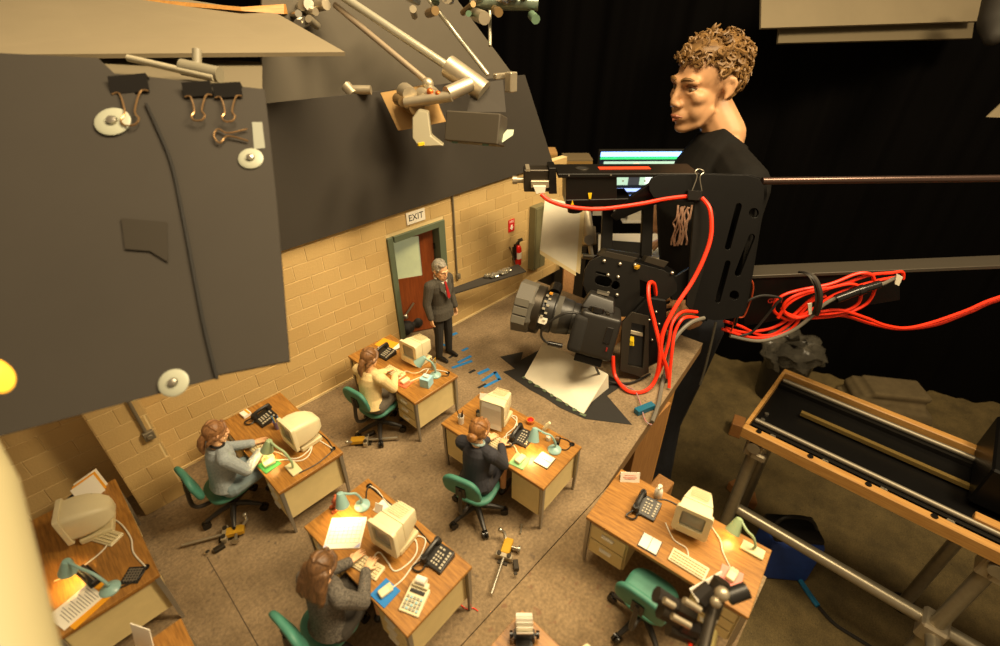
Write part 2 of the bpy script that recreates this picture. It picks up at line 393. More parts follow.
MB().lathe([(.002, 0), (.0095, .001), (.0105, .004), (.0105, .056), (.0085, .064), (.004, .068), (.0035, .074)], 20).build('cylinder', mat('ext_red', '#d8190f', .25), fe, True)
MB().rings([[(.0108*math.cos(a), .0108*math.sin(a), z) for a in [R_(200+i*14) for i in range(11)]] + [(.0104*math.cos(a), .0104*math.sin(a), z) for a in [R_(340-i*14) for i in range(11)]] for z in (.024, .046)]).build('paper_label', M_white, fe)
MB().cyl((0, 0, .072), (0, 0, .082), .004).box((.006, -.002, .083), (.022, .006, .003)).box((.005, -.002, .089), (.020, .005, .0025)).build('valve', M_black, fe)
cable('hose', [(-.004, 0, .08), (-.013, -.002, .078), (-.0145, -.003, .055), (-.013, -.004, .03)], .0018, M_black, fe)
MB().box((-.012, .006, .042), (.008, .012, .044)).box((0, .0115, .045), (.018, .002, .05)).build('wall_bracket', M_blackg, fe)
M_conduit = mat('conduit_grey', '#7a705c', .5, metal=.3)
cd1 = thing('conduit_pipe', 'thin grey conduit with junction box beside the doorway', 'pipe', (.824, YW-.004, .165))
MB().cyl((0, 0, 0), (0, 0, .245), .0028, None, 10).build('pipe', M_conduit, cd1, True)
MB().box((.003, -.001, -.004), (.014, .008, .016)).cyl((.003, -.005, -.004), (.003, -.008, -.004), .004).build('junction_box', M_conduit, cd1, bevel=.0008)
pp = aty(130, 408, .888); pq = aty(146, 433, .888)
cd2 = thing('conduit_pipe', 'short conduit with switch box on the projecting block pillar', 'pipe', (pq.x, .884, pq.z))
MB().cyl((0, 0, 0), (0, 0, WT-pq.z-.004), .003, None, 10).build('pipe', M_conduit, cd2, True)
MB().box((.002, -.001, -.004), (.017, .009, .018)).cyl((.002, -.006, -.004), (.002, -.009, -.004), .005).build('switch_box', M_conduit, cd2, bevel=.001)
cab = thing('electrical_cabinet', 'tall narrow grey green cabinet on the block wall beyond the extinguisher', 'cabinet', (1.178, YW-.013, .07))
M_cab = mat('cabinet_grey', '#6e6a4c', .5, var=.1)
MB().box((0, 0, .11), (.060, .026, .22)).build('body', M_cab, cab, bevel=.001)
for sx in (-.014, .014): MB().box((sx, -.0145, .11), (.026, .003, .212)).build('door', M_cab, cab, bevel=.0006)
MB().box((.003, -.018, .115), (.003, .004, .02)).build('handle', M_handle, cab)

# ------------------------------------------------------------------ desks
DL, DW, DH = .25, .125, .12
DESK = {'grey': (.186, .768, .011), 'yellow': (.484, .779, .022), 'navy': (.495, .448, .07), 'tweed': (.193, .43, .058),
        'empty': (.52, .116, .086), 'corner': (-.1215, .757, 0), 'front': (.2045, .09, 0), 'side': (-.1205, .418, 0)}
DLAB = {'grey': 'wood-topped cream desk below the card clips, of the puppet in grey jacket',
        'yellow': 'wood-topped cream desk by the doorway, of the puppet in yellow cardigan',
        'navy': 'wood-topped cream desk of the puppet in navy suit with hair bun',
        'tweed': 'wood-topped cream desk with calendar pad, of the puppet in tweed jacket',
        'empty': 'wood-topped cream desk with an empty green chair and white bottle',
        'corner': 'wood-topped cream desk against the projecting block pillar',
        'front': 'wood-topped desk carrying a rotary card file',
        'side': 'wood-topped desk holding upright white papers'}
def make_desk(kind):
    x, y, a = DESK[kind]
    t = thing('office_desk', DLAB[kind], 'desk', (x, y, 0), a, 'miniature office desks')
    tp = MB().box((0, 0, DH-.003), (DW, DL, .006)).build('desk_top', M_wood, t, bevel=.0007)
    MB().box((0, 0, DH-.0075), (DW-.004, DL-.004, .003)).build('apron', M_edge, t)
    for sy in (-1, 1):
        yc = sy*(DL/2-.041)
        body = MB().box((.001, yc, .072), (DW-.014, .066, .076)).build('pedestal', M_cream, t, bevel=.0008)
        nd = 2 if (kind == 'empty' and sy == 1) else (0 if kind == 'navy' else 3)
        if nd:
            hh = .072/nd
            for i in range(nd):
                zc = .036+hh*(i+.5)
                d = MB().box((-.0578, yc, zc), (.003, .060, hh-.003)).build('drawer', M_cream, t, bevel=.0006)
                MB().box((-.0613, yc, zc+hh*.12), (.004, .020, .0045)).box((-.0596, yc, zc+hh*.12+.003), (.004, .022, .0015)).build('handle', M_handle, d, bevel=.0006)
        else:
            MB().box((-.0578, yc, .072), (.003, .062, .073)).build('side_panel', M_cream, t, bevel=.0005)
        for sx in (-1, 1):
            MB().box((0, 0, 0), (.0065, .0065, .006)).v  # no-op keeps builder style
            lm = MB(); px_, py_ = sx*(DW/2-.005), sy*(DL/2-.0045)
            lm.tube([(px_, py_, .112), (px_, py_, .05), (px_-sx*.001, py_-sy*.001, 0)], [.0046, .0042, .003], 4)
            lm.build('leg', M_leg, t)
    MB().box((.052, 0, .078), (.003, DL-.148, .062)).build('modesty_panel', M_cream, t)
    return t
for k in DESK: make_desk(k)
def on(kind, lx, ly, rz=0, z=DH):
    x, y, a = DESK[kind]; c, s = math.cos(a), math.sin(a)
    return (x+c*lx-s*ly, y+s*lx+c*ly, z), a+rz
def desk_pt(kind, lx, ly, z=DH): return Vector(on(kind, lx, ly, 0, z)[0])

# ------------------------------------------------------------------ chairs
def make_chair(x, y, a, label, spin):
    t = thing('office_chair', label, 'chair', (x, y, 0), a, 'green swivel chairs')
    def pad(name, M, w_, h_, th, bend):
        mb = MB(); rings = []
        for s_, zz in ((.86, -th/2), (1, -th*.2), (1, th*.25), (.9, th/2)):
            rings.append([Vector((p[0]*s_, p[1]*s_, zz+bend*(p[1]*s_)**2-bend*.3*(p[0]*s_)**2)) for p in rrect(0, 0, h_, w_, min(w_, h_)*.36, 6)])
        n = len(rings[0]); mb.rings(rings, M, False)
        base = len(mb.v); mb.add([Vector((0, 0, -th/2)), Vector((0, 0, th/2))], [], M)
        m_ = len(rings)
        for j in range(n): mb.f.append([base, (j+1) % n, j]); mb.f.append([base+1, (m_-1)*n+j, (m_-1)*n+(j+1) % n])
        return mb.build(name, M_green, t, True, sub=1)
    pad('seat', Matrix.Translation((.004, 0, .072)), .078, .074, .013, 1.6)
    pad('backrest', Matrix.Translation((-.044, 0, .126)) @ Matrix.Rotation(R_(-101), 4, 'Y'), .074, .056, .012, 2.2)
    MB().tube(smooth_path([(-.006, 0, .062), (-.040, 0, .061), (-.056, 0, .075), (-.054, 0, .112), (-.052, 0, .128)], 4), .0038, 8).box((-.0515, 0, .122), (.004, .018, .022)).build('back_bracket', M_chairblk, t, True)
    MB().cyl((0, 0, .022), (0, 0, .064), .0055).cyl((0, 0, .02), (0, 0, .036), .0085).box((0, 0, .064), (.036, .03, .006)).build('column', M_chairblk, t, True)
    for i in range(5):
        b = spin+i*2*math.pi/5; c, s = math.cos(b), math.sin(b)
        arm = MB().tube([(0, 0, .027), (.025*c, .025*s, .024), (.050*c, .050*s, .0165)], [.0055, .0052, .0036], 8).build('base_arm', M_chairblk, t, True)
        q = Vector((.052*c, .052*s, .0075)); px_ = Vector((-s, c, 0))
        MB().cyl(q-px_*.0052, q-px_*.0012, .0075, None, 14).cyl(q+px_*.0012, q+px_*.0052, .0075, None, 14).cyl(q+Vector((0, 0, 0)), q+Vector((0, 0, .010)), .0025).build('caster', M_blackg, t, True)
    return t
make_chair(.073, .772, .05, 'green swivel chair under the puppet in grey jacket', .5)
make_chair(.390, .752, .15, 'green swivel chair under the puppet in yellow cardigan', .2)
make_chair(.388, .432, .30, 'green swivel chair under the puppet in navy suit', .15)
make_chair(.080, .418, .08, 'green swivel chair under the puppet in tweed jacket', 0)
make_chair(.428, .104, .05, 'empty green swivel chair pulled up to the desk with white bottle', .3)

# ------------------------------------------------------------------ desk-top things
def wedge(mb, x0, x1, y0, y1, za, zb, M=None):
    return mb.add([(x0, y0, 0), (x1, y0, 0), (x1, y1, 0), (x0, y1, 0), (x0, y0, za), (x1, y0, zb), (x1, y1, zb), (x0, y1, za)],
                  [(0, 3, 2, 1), (4, 5, 6, 7), (0, 1, 5, 4), (1, 2, 6, 5), (2, 3, 7, 6), (3, 0, 4, 7)], M)
def phone(kind, lx, ly, rz, label):
    loc, a = on(kind, lx, ly, rz)
    t = thing('desk_phone', label, 'telephone', loc, a, 'black desk telephones'); t.scale = (.84,)*3
    wedge(MB(), -.021, .021, -.023, .023, .006, .014).build('phone_body', M_black, t, bevel=.0016, seg=2)
    def zt(x): return .006+(x+.021)/.042*.008
    k = MB()
    for i in range(4):
        for j in range(3): x, y = -.013+i*.0062, .003-j*.0055; k.box((x, y, zt(x)+.0006), (.0036, .0030, .0014))
    k.build('keypad', M_key, t)
    k = MB()
    for i in range(6): x = -.014+i*.0056; k.box((x, -.0175, zt(x)+.0006), (.0038, .0042, .0016))
    for i in range(2): k.box((.0135, .003-i*.007, zt(.0135)+.0006), (.0032, .0045, .0016))
    k.build('line_buttons', M_key, t)
    h = MB(); h.tube(smooth_path([(-.022, .0155, .013), (-.012, .0155, .0195), (.010, .0155, .0225), (.022, .0155, .0205)], 4), .0042, 8)
    h.cyl((-.018, .0155, .009), (-.019, .0155, .019), .0078, .0055).cyl((.019, .0155, .013), (.018, .0155, .024), .0078, .0055)
    h.build('handset', M_black, t, True)
    pts = [(-.023, .017, .010)]+[(-.030+.010*math.cos(q), .012+.012*math.sin(q)*.9+.006, .004) for q in [2.4, 3.2, 4.0, 4.8, 5.4]]+[(-.021, .004, .004)]
    cable('handset_cord', pts, .0016, M_black, t, 5)
    return t
phone('grey', .004, .066, .05, 'black phone below the grey-jacket puppet, beside the pen cup with coloured pens')
phone('yellow', .001, .060, .1, 'black phone beside the orange envelope')
phone('navy', .006, -.026, .12, 'black phone under the blue lamp on the desk of the navy suit puppet')
phone('tweed', .038, -.078, .1, 'black phone beside the printing calculator')
phone('empty', .011, .055, .05, 'black phone on the desk with the white bottle')

def monitor(kind, lx, ly, rz, label, style='box', sheet=False):
    loc, a = on(kind, lx, ly, rz)
    t = thing('crt_monitor', label, 'monitor', loc, a, 'beige computer monitors'); t.scale = (.90,)*3
    W_, H_ = .054, .054
    b = MB()
    if style == 'box':
        b.frustum((-.018, 0, .044), (W_-.002, H_-.002), (.004, 0, .044), (W_-.005, H_-.004)).frustum((.004, 0, .044), (W_-.005, H_-.004), (.042, 0, .042), (W_-.020, H_-.022))
        b.build('case', M_beige, t, bevel=.003, seg=2, smooth=True)
    else:
        rr = []
        for x, s1, s2, zc in ((-.018, .99, .98, .044), (-.002, 1.04, 1.0, .044), (.016, 1.0, .92, .043), (.032, .84, .74, .041), (.043, .6, .52, .039), (.046, .4, .34, .038)):
            rr.append([(x, p[0], zc+p[1]) for p in rrect(0, 0, W_*s1, H_*s2, W_*.2*s1*.8, 5)])
        b.rings(rr).build('case', M_beige, t, smooth=True)
    fr = flat_plate('bezel', rrect(0, 0, W_+.003, H_+.006, .005), [rrect(0, .004, W_-.014, H_-.016, .004)], .006, frame((-.020, 0, .043), (0, -1, 0), (0, 0, 1)), M_beige, t, .0008)
    MB().rings([[(-.0185-q, p[0], .047+p[1]) for p in rrect(0, 0, (W_-.013)*s_, (H_-.015)*s_, .005, 4)] for s_, q in ((1, 0), (.8, .0018), (.4, .0028), (.1, .003))]).build('screen', M_screen, t)
    MB().box((-.0235, -.018, .0175), (.001, .008, .002)).box((-.0235, .018, .0175), (.001, .004, .003)).build('control_buttons', M_beige2, t)
    wedge(MB(), -.012, .036, -.024, .024, .012, .012).build('base', M_beige2, t, bevel=.002)
    v = MB()
    for i in range(6): v.box((.012+i*.0045, 0, .0735-max(0, (.012+i*.0045-.004))*.24), (.0015, .03, .001))
    if style == 'box': v.build('vent_slots', M_beige2, t)
    if sheet:
        q = MB(); pts = [(-.0245, .071), (-.0262, .060), (-.027, .04), (-.0285, .02), (-.031, .008)]
        q.add([(x+o_, s_*(.022+.001*i), z) for o_ in (0, -.0006) for i, (x, z) in enumerate(pts) for s_ in (-1, 1)],
              [(2*i, 2*i+1, 2*i+3, 2*i+2) for i in range(4)]+[(10+2*i, 12+2*i, 13+2*i, 11+2*i) for i in range(4)]); q.build('taped_sheet', M_white, t)
    return t
monitor('grey', .020, -.050, .05, 'rounded beige monitor above the green mouse mat', 'round')
monitor('yellow', .030, -.018, .1, 'boxy beige monitor beside the standing man puppet')
monitor('navy', .012, .042, .25, 'boxy beige monitor with a white sheet taped over its screen', sheet=True)
monitor('tweed', .012, -.010, .14, 'boxy beige monitor beside the calendar pad')
monitor('empty', .020, -.014, .12, 'boxy beige monitor on the desk with the white bottle')
monitor('corner', .010, .030, -.25, 'rounded beige monitor by the upright folders', 'round')
monitor('front', .030, .012, .0, 'beige monitor on the desk of the rotary card file')

def keyboard(kind, lx, ly, rz, label):
    loc, a = on(kind, lx, ly, rz); t = thing('keyboard', label, 'keyboard', loc, a, 'beige keyboards')
    wedge(MB(), -.011, .011, -.027, .027, .003, .0055).build('case', M_beige, t, bevel=.0008)
    k = MB()
    for i in range(4):
        for j in range(11): k.box((-.007+i*.0046, -.0225+j*.0045, .0044+i*.0005), (.0036, .0036, .0018))
    k.build('keys', M_beige2, t)
keyboard('grey', -.042, -.018, .05, 'beige keyboard under the hands of the puppet in grey jacket')
keyboard('yellow', -.028, -.010, .1, 'beige keyboard under the hands of the puppet in yellow cardigan')
keyboard('navy', -.035, .014, 0, 'beige keyboard under the hands of the puppet in navy suit')
keyboard('tweed', -.038, -.006, .2, 'beige keyboard under the hands of the puppet in tweed jacket')
keyboard('empty', -.040, -.034, 0, 'beige keyboard lying free before the empty chair')
keyboard('corner', .022, .004, .5, 'beige keyboard beside the rounded monitor by the upright folders')

def mousepad(kind, lx, ly, rz, h, label, mlabel, w_=.030, d_=.030):
    loc, a = on(kind, lx, ly, rz)
    p = MB().box((0, 0, .0008), (d_, w_, .0016)).build('mouse_mat', mat('mat_'+h, h, .7), None, bevel=.0003)
    p.location = loc; p.rotation_euler = (0, 0, a); tag(p, label, 'mouse mat')
    m = thing('computer_mouse', mlabel, 'mouse', (loc[0], loc[1], loc[2]+.0016), a-.2)
    MB().box((.001, 0, .0035), (.020, .012, .007)).build('shell', M_beige, m, True, bevel=.0025, seg=3)
    MB().box((.0085, .0026, .0069), (.006, .0045, .0008)).box((.0085, -.0026, .0069), (.006, .0045, .0008)).build('buttons', M_beige2, m)
mousepad('grey', -.045, -.054, .1, '#3d9a4d', 'green mouse mat on the desk of the grey jacket puppet', 'beige mouse on the green mat beside the green desk lamp')
mousepad('yellow', -.034, -.056, .2, '#d9653f', 'orange red mouse mat on the desk of the yellow cardigan puppet', 'beige mouse on the orange red mat')
mousepad('navy', -.040, -.056, .15, '#86b87c', 'pale green mouse mat on the desk of the navy suit puppet', 'beige mouse on the pale green mat')
mousepad('tweed', -.045, -.058, .05, '#1f78c0', 'blue mouse mat beside the printing calculator', 'beige mouse on the blue mat')
mousepad('empty', -.020, -.089, .1, '#e08c7e', 'pink mouse mat on the desk with the empty chair', 'beige mouse on the pink mat')

def lamp(kind, base, head, aim, hgt, m, label, rectbase=False, watt=.09, headz=None):
    loc, a = on(kind, base[0], base[1]); t = thing('desk_lamp', label, 'lamp', loc, a, 'miniature desk lamps')
    hx, hy, hz = head[0]-base[0], head[1]-base[1], headz if headz else hgt-.004
    if rectbase: MB().box((0, 0, .002), (.018, .032, .004)).build('base', mat('lamp_base_cream', '#d8cfa0', .45), t, bevel=.0008)
    else: MB().lathe([(.0125, 0), (.013, .0025), (.011, .005), (.005, .0075), (.0025, .009)], 20).build('base', m, t, True)
    d = Vector(aim).normalized(); hp = Vector((hx, hy, hz))
    top_ = hp-d*.0128
    MB().tube(smooth_path([(0, 0, .006), (-hx*.02, -hy*.02, hgt*.45), (hx*.2, hy*.2, hgt*.88), (hx*.55, hy*.55, hgt*1.04), top_], 6), .0021, 8).build('arm', m, t, True)
    M = frame(hp, d.orthogonal(), d.cross(d.orthogonal())); zc = -1 if (M.to_3x3() @ Vector((0, 0, 1))).dot(d) > 0 else 1
    pr_ = [(.002, .014*zc), (.0050, .0125*zc), (.0072, .006*zc), (.0094, -.005*zc), (.0112, -.012*zc), (.0104, -.0115*zc), (.0085, -.005*zc), (.0062, .006*zc), (.002, .010*zc)]
    MB().lathe(pr_, 20, M).build('shade', m, t, True)
    MB().ell(hp+d*.002, .0038).build('bulb', M_bulb, t, True)
    if watt:
        ld = bpy.data.lights.new('lamp_light', 'SPOT'); ld.energy = watt; ld.color = (1, .62, .22); ld.shadow_soft_size = .004; ld.spot_size = R_(120); ld.spot_blend = .6
        lo = bpy.data.objects.new('lamp_light', ld); col.objects.link(lo); lo.parent = t; lo.location = hp+d*.0085; lo.rotation_euler = d.to_track_quat('-Z', 'Y').to_euler()
    return t
lamp('grey', (-.020, -.096), (-.036, -.054), (-.35, .2, -1), .046, M_lampgreen, 'green desk lamp on cream rectangular base', True, .08)
lamp('yellow', (.028, -.088), (.012, -.062), (-.7, .5, -.8), .042, M_lampblue, 'pale blue desk lamp beside the tissue box', watt=.05)
lamp('navy', (.022, -.090), (.000, -.058), (-.4, -.15, -1), .042, M_lampblue, 'pale blue desk lamp shining on desk of the navy suit puppet', watt=.14)
lamp('tweed', (.021, .085), (-.006, .094), (-.15, -.2, -1), .040, M_lampblue, 'pale blue desk lamp shining over the calendar pad', watt=.13)
lamp('corner', (.008, -.100), (-.020, -.052), (-.3, .2, -1), .040, M_lampblue, 'pale blue desk lamp beside the stapler on desk by the pillar', watt=.13)
lamp('empty', (.043, -.102), (.049, -.070), (-.5, .1, -.9), .030, M_lampgreen, 'pale green desk lamp on the desk with empty chair', True, .06)

def flat(name, kind, lx, ly, rz, w_, d_, th, m, label, cat, group=None, z=DH):
    loc, a = on(kind, lx, ly, rz, z); o = MB().box((0, 0, th/2), (d_, w_, th)).build(name, m); o.location = loc; o.rotation_euler = (0, 0, a); return tag(o, label, cat, group)
def pen_cup(kind, lx, ly, m, label, pens, r=.0065, h=.019):
    loc, a = on(kind, lx, ly); t = thing('pen_cup', label, 'pen cup', loc, a)
    MB().lathe([(r*.85, 0), (r, h), (r*.88, h), (r*.75, .002)], 16).build('cup', m, t, True)
    for i, hcol in enumerate(pens):
        q = i*2.1; MB().cyl((.3*r*math.cos(q), .3*r*math.sin(q), .004), (.62*r*math.cos(q)*1.5, .62*r*math.sin(q)*1.5, h+.010+.002*(i % 3)), .0012, .0010, 7).build('pen', mat('pen_'+hcol, hcol, .4), t, True)
pen_cup('grey', .009, .024, mat('cup_purple', '#7d6a86', .5), 'purple pen cup with blue yellow and red pens', ['#4fa3cf', '#3d86b8', '#e8c22a', '#c9282a'])
pen_cup('yellow', .042, -.067, mat('cup_grey', '#a89f86', .5), 'grey pen cup beside the blue lamp on the yellow cardigan desk', ['#d8b032', '#4c4a46', '#cfc8b0'])
pen_cup('navy', -.036, .094, M_white, 'white pen cup with dark pens', ['#1f1d1b', '#2c2825', '#1a1a1a', '#8a4a22'])
# grey-jacket desk
loc, a = on('grey', -.018, .108, .1); t = thing('note_block', 'small white note block with orange band on the desk below the card clips', 'note block', loc, a)
MB().box((0, 0, .003), (.016, .018, .006)).build('paper_block', M_white, t); MB().box((.004, 0, .0063), (.004, .0182, .0006)).build('orange_band', M_manila, t)
# yellow-cardigan desk
flat('paper_sheet', 'yellow', .030, .083, .35, .050, .034, .0008, M_white, 'white sheet peeping out under the orange envelope', 'paper')
flat('envelope', 'yellow', .028, .094, .25, .048, .034, .0012, M_manila, 'orange envelope on the desk by the doorway', 'envelope', z=DH+.0009)
loc, a = on('yellow', -.006, -.098, .35); t = thing('tissue_box', 'pale blue tissue box by the blue lamp', 'tissue box', loc, a)
MB().box((0, 0, .011), (.022, .022, .022)).build('carton', M_tissue, t, bevel=.0005); MB().prism([(-.004, -.006, .022), (.003, -.006, .023), (.005, .005, .022), (-.003, .006, .0225)], (0, 0, .004)).build('tissue', M_white, t)
# navy desk
loc, a = on('navy', .002, .078, .2); t = thing('desk_clock', 'small dark square desk clock by the white pen cup', 'clock', loc, a)
MB().box((0, 0, .007), (.008, .015, .014)).build('case', M_black, t, bevel=.001); MB().cyl((-.0042, 0, .0072), (-.0048, 0, .0072), .0052).build('dial', mat('dial_grey', '#a7a99a', .4), t)
loc, a = on('navy', .052, .105, .5); t = MB().add([(-.006, -.013, 0), (-.006, .013, 0), (.006, -.013, 0), (.006, .013, 0), (0, -.013, .012), (0, .013, .012), (-.0052, -.013, 0), (-.0052, .013, 0), (.0052, -.013, 0), (.0052, .013, 0), (0, -.013, .0112), (0, .013, .0112)],
        [(0, 4, 5, 1), (2, 3, 5, 4), (6, 7, 11, 10), (8, 10, 11, 9), (0, 1, 7, 6), (2, 8, 9, 3), (0, 6, 10, 4), (4, 10, 8, 2), (1, 5, 11, 7), (5, 3, 9, 11)]).build('tent_card', M_white)
t.location = loc; t.rotation_euler = (0, 0, a); tag(t, 'folded white tent card behind the monitor with taped sheet', 'card')
loc, a = on('navy', -.010, -.090, .05); t = thing('open_notebook', 'open white notebook under the lamp of the navy suit desk', 'notebook', loc, a)
MB().box((0, 0, .0008), (.030, .030, .0016)).build('cover', M_black, t); MB().box((.0072, 0, .0022), (.0135, .028, .0014)).box((-.0072, 0, .0022), (.0135, .028, .0014)).build('pages', M_white, t)
loc, a = on('navy', .052, -.012); t = thing('candle_tin', 'orange tin of red candle wax behind the phone', 'candle', loc, a)
MB().lathe([(.0065, 0), (.008, .003), (.008, .0085), (.0068, .0085), (.0062, .006)], 18).build('tin', mat('tin_orange', '#cf7a2c', .4), t, True); MB().lathe([(.0066, .006), (.005, .0085), (.001, .0095)], 14).build('wax', M_red, t, True)
loc, a = on('navy', .052, -.045); t = thing('hand_cream_tube', 'cream coloured tube leaning behind the blue lamp', 'tube', loc, a)
MB().cyl((0, 0, 0), (.001, -.001, .004), .004).tube([(.001, -.001, .004), (.004, -.004, .012), (.007, -.008, .020)], [.0045, .005, .003], 10).build('tube_body', M_beige, t, True)
loc, a = on('navy', .036, -.066); t = thing('correction_bottle', 'small white bottle behind the blue lamp arm', 'bottle', loc, a)
MB().lathe([(.004, 0), (.0045, .002), (.0045, .010), (.002, .013), (.002, .016), (.0005, .0165)], 14).build('bottle_body', M_white, t, True)
loc, a = on('navy', .040, -.084, .4); t = thing('tape_dispenser', 'black tape dispenser behind the blue lamp base', 'tape dispenser', loc, a)
wedge(MB(), -.012, .012, -.005, .005, .005, .008).build('body', M_blackg, t, bevel=.0012); MB().cyl((0, -.0035, .011), (0, .0035, .011), .0065).build('tape_roll', mat('tape_amber', '#6b4a22', .3), t, True)
# tweed desk
loc, a = on('tweed', -.026, .064, .73); t = thing('calendar_pad', 'large white desk calendar pad with lilac corners lit by the lamp', 'calendar', loc, a)
M_lil = mat('calendar_lilac', '#b4b6d8', .7); M_line = mat('calendar_line', '#c9a878', .7)
MB().box((0, 0, .001), (.054, .056, .002)).build('pad', M_white, t)
MB().box((.0225, 0, .0021), (.007, .054, .0003)).build('header', M_lil, t)
for s in (-1, 1): MB().prism([(-.026, s*.027, .0020), (-.018, s*.027, .0020), (-.026, s*.019, .0020)], (0, 0, .0003)).build('corner_print', M_lil, t)
g = MB()
for i in range(6): g.box((-.018+i*.0068, 0, .0021), (.0004, .048, .0002))
for j in range(8): g.box((-.001, -.024+j*.00686, .0021), (.034, .0004, .0002))
g.build('grid_lines', M_line, t)
k = MB()
for i in range(5): k.box((.0225, -.016+i*.008, .0023), (.0016, .005, .0002))
k.build('header_print', mat('ink_blue', '#6a76b8', .6), t)
loc, a = on('tweed', .040, .058, .3); t = thing('crumpled_note', 'white folded note behind the monitor of the tweed puppet', 'note', loc, a)
MB().prism([(-.012, -.010, 0), (.012, -.012, 0), (.013, .008, 0), (-.010, .011, 0)], (0, 0, .001)).prism([(-.012, -.008, .001), (-.012, .006, .001), (-.006, .006, .017), (-.005, -.008, .016)], (.001, 0, 0)).build('sheet', M_white, t)
loc, a = on('tweed', -.006, .112, -.3); t = thing('toy_bear', 'small reddish brown toy bear sitting beside the lamp', 'toy bear', loc, a)
M_bear = mat('bear_brown', '#b05a34', .9, bump=.3, bscale=900)
b = MB(); b.ell((0, 0, .0085), (.0065, .0070, .0085)).ell((-.001, 0, .020), .0062).ell((-.0055, 0, .019), .003)
for s in (-1, 1): b.ell((0, s*.0052, .0255), .0025).limb([(-.001, s*.006, .013), (-.006, s*.009, .009)], [.0028, .0024]).limb([(-.002, s*.004, .004), (-.011, s*.006, .003)], [.0034, .003])
b.build('bear_body', M_bear, t, remesh=.0009, sm=2)
MB().ell((-.0068, .0022, .0222), .0008).ell((-.0068, -.0022, .0222), .0008).ell((-.0085, 0, .0196), .0009).build('face', M_blackg, t, True)
loc, a = on('tweed', -.024, -.098, .35); t = thing('printing_calculator', 'white printing calculator with paper roll at the desk corner', 'calculator', loc, a); t.scale = (.84,)*3
wedge(MB(), -.024, .020, -.018, .018, .004, .010).build('case', M_beige, t, bevel=.001)
k = MB(); k2 = MB()
for i in range(4):
    for j in range(5): x = -.018+i*.0058; (k if (i+j) % 3 else k2).box((x, -.012+j*.006, .0050+(x+.024)/.044*.006), (.004, .0042, .0016))
k.build('keys', mat('key_grey', '#8f8f80', .5), t); k2.build('blue_keys', mat('key_blue', '#8db4bb', .5), t)
MB().box((.009, 0, .0102), (.005, .026, .002)).build('display_slot', M_black, t)
MB().box((.020, 0, .012), (.010, .030, .008)).build('printer', M_beige, t, bevel=.001)
MB().cyl((.024, -.009, .019), (.024, .009, .019), .0068, None, 16).build('paper_roll', M_white, t, True)
# empty-chair desk
loc, a = on('empty', .050, .104, .62); t = thing('name_card', 'white tent card with red print beside the white bottle', 'card', loc, a)
MB().prism([(-.007, -.0165, 0), (-.0062, -.0165, 0), (.0004, -.0165, .0165), (-.0004, -.0165, .0172)], (0, .033, 0)).prism([(.007, -.0165, 0), (.0062, -.0165, 0), (-.0004, -.0165, .0165), (.0004, -.0165, .0172)], (0, .033, 0)).build('card', M_white, t)
k = MB()
for z, w_ in ((.012, .020), (.0085, .024), (.006, .018)):
    x = -.0068+z*.4; k.box((x-.0004, 0, z), (.0006, w_, .0011))
k.build('red_print', mat('print_red', '#c96a55', .6), t)
loc, a = on('empty', .046, .050); t = thing('lotion_bottle', 'white lotion bottle with small cap on the desk of the empty chair', 'bottle', loc, a)
MB().lathe([(.006, 0), (.0068, .002), (.0068, .015), (.005, .020), (.0028, .022), (.0028, .024)], 16).build('bottle_body', M_white, t, True)
MB().lathe([(.0036, .024), (.0036, .028), (.001, .029)], 12).box((-.004, 0, .0275), (.008, .003, .002)).build('pump_cap', M_card, t, True)
loc, a = on('empty', -.044, .024, .05); t = thing('open_notebook', 'open white notebook with dark cover on the desk of the empty chair', 'notebook', loc, a)
MB().box((0, 0, .0008), (.027, .030, .0016)).build('cover', mat('cover_navy', '#2c3340', .5), t); MB().box((0, .0072, .0022), (.025, .0135, .0014)).box((0, -.0072, .0022), (.025, .0135, .0014)).build('pages', M_white, t)
# front desk
loc, a = on('front', .036, .098, .75); t = thing('rotary_card_file', 'rotary card file with white cards on the front desk', 'card file', loc, a)
MB().box((0, 0, .003), (.026, .022, .006)).cyl((0, -.016, .014), (0, .016, .014), .0018).box((0, -.0125, .009), (.012, .002, .014)).box((0, .0125, .009), (.012, .002, .014)).build('stand', M_black, t, bevel=.0006)
for s in (-1, 1): MB().cyl((0, s*.015, .014), (0, s*.019, .014), .005).build('knob', M_blackg, t, True)
c_ = MB()
for i in range(14):
    q = R_(-20+i*14); c_.box((0, 0, .016), (.0007, .021, .016), Matrix.Translation((0, 0, .014)) @ Matrix.Rotation(q, 4, 'Y'))
c_.build('cards', M_white, t)
MB().box((-.0228, 0, .0172), (.0006, .019, .003), Matrix.Rotation(R_(0), 4, 'Y')).build('blue_tab', mat('tab_blue', '#4f79b8', .6), t)
# corner desk
for i, (m, ly, label) in enumerate(((M_white, .104, 'white folder standing upright, first of the folders against the pillar'), (M_manila, .110, 'orange folder standing upright between white and cream folders'), (M_card, .116, 'cream folder standing upright at the back of the folders against the pillar'))):
    loc, a = on('corner', .028+i*.003, ly-.002, .35); o = MB().box((0, 0, .0185), (.036, .0012, .037), Matrix.Rotation(R_(-10), 4, 'X')).build('folder', m); o.location = loc; o.rotation_euler = (0, 0, a); tag(o, label, 'folder', 'upright folders on the desk by the pillar')
phone('corner', .012, .098, .4, 'black phone before the upright folders')
loc, a = on('corner', -.008, -.058, .25); t = thing('stapler', 'long black hole punch on the desk by the pillar', 'stapler', loc, a)
MB().box((0, 0, .002), (.016, .044, .004)).build('base', M_blackg, t, bevel=.0008); MB().box((0, 0, .008), (.010, .044, .005)).build('lever', M_black, t, bevel=.001); MB().box((0, 0, .011), (.002, .040, .001)).build('chrome_strip', M_metal, t)
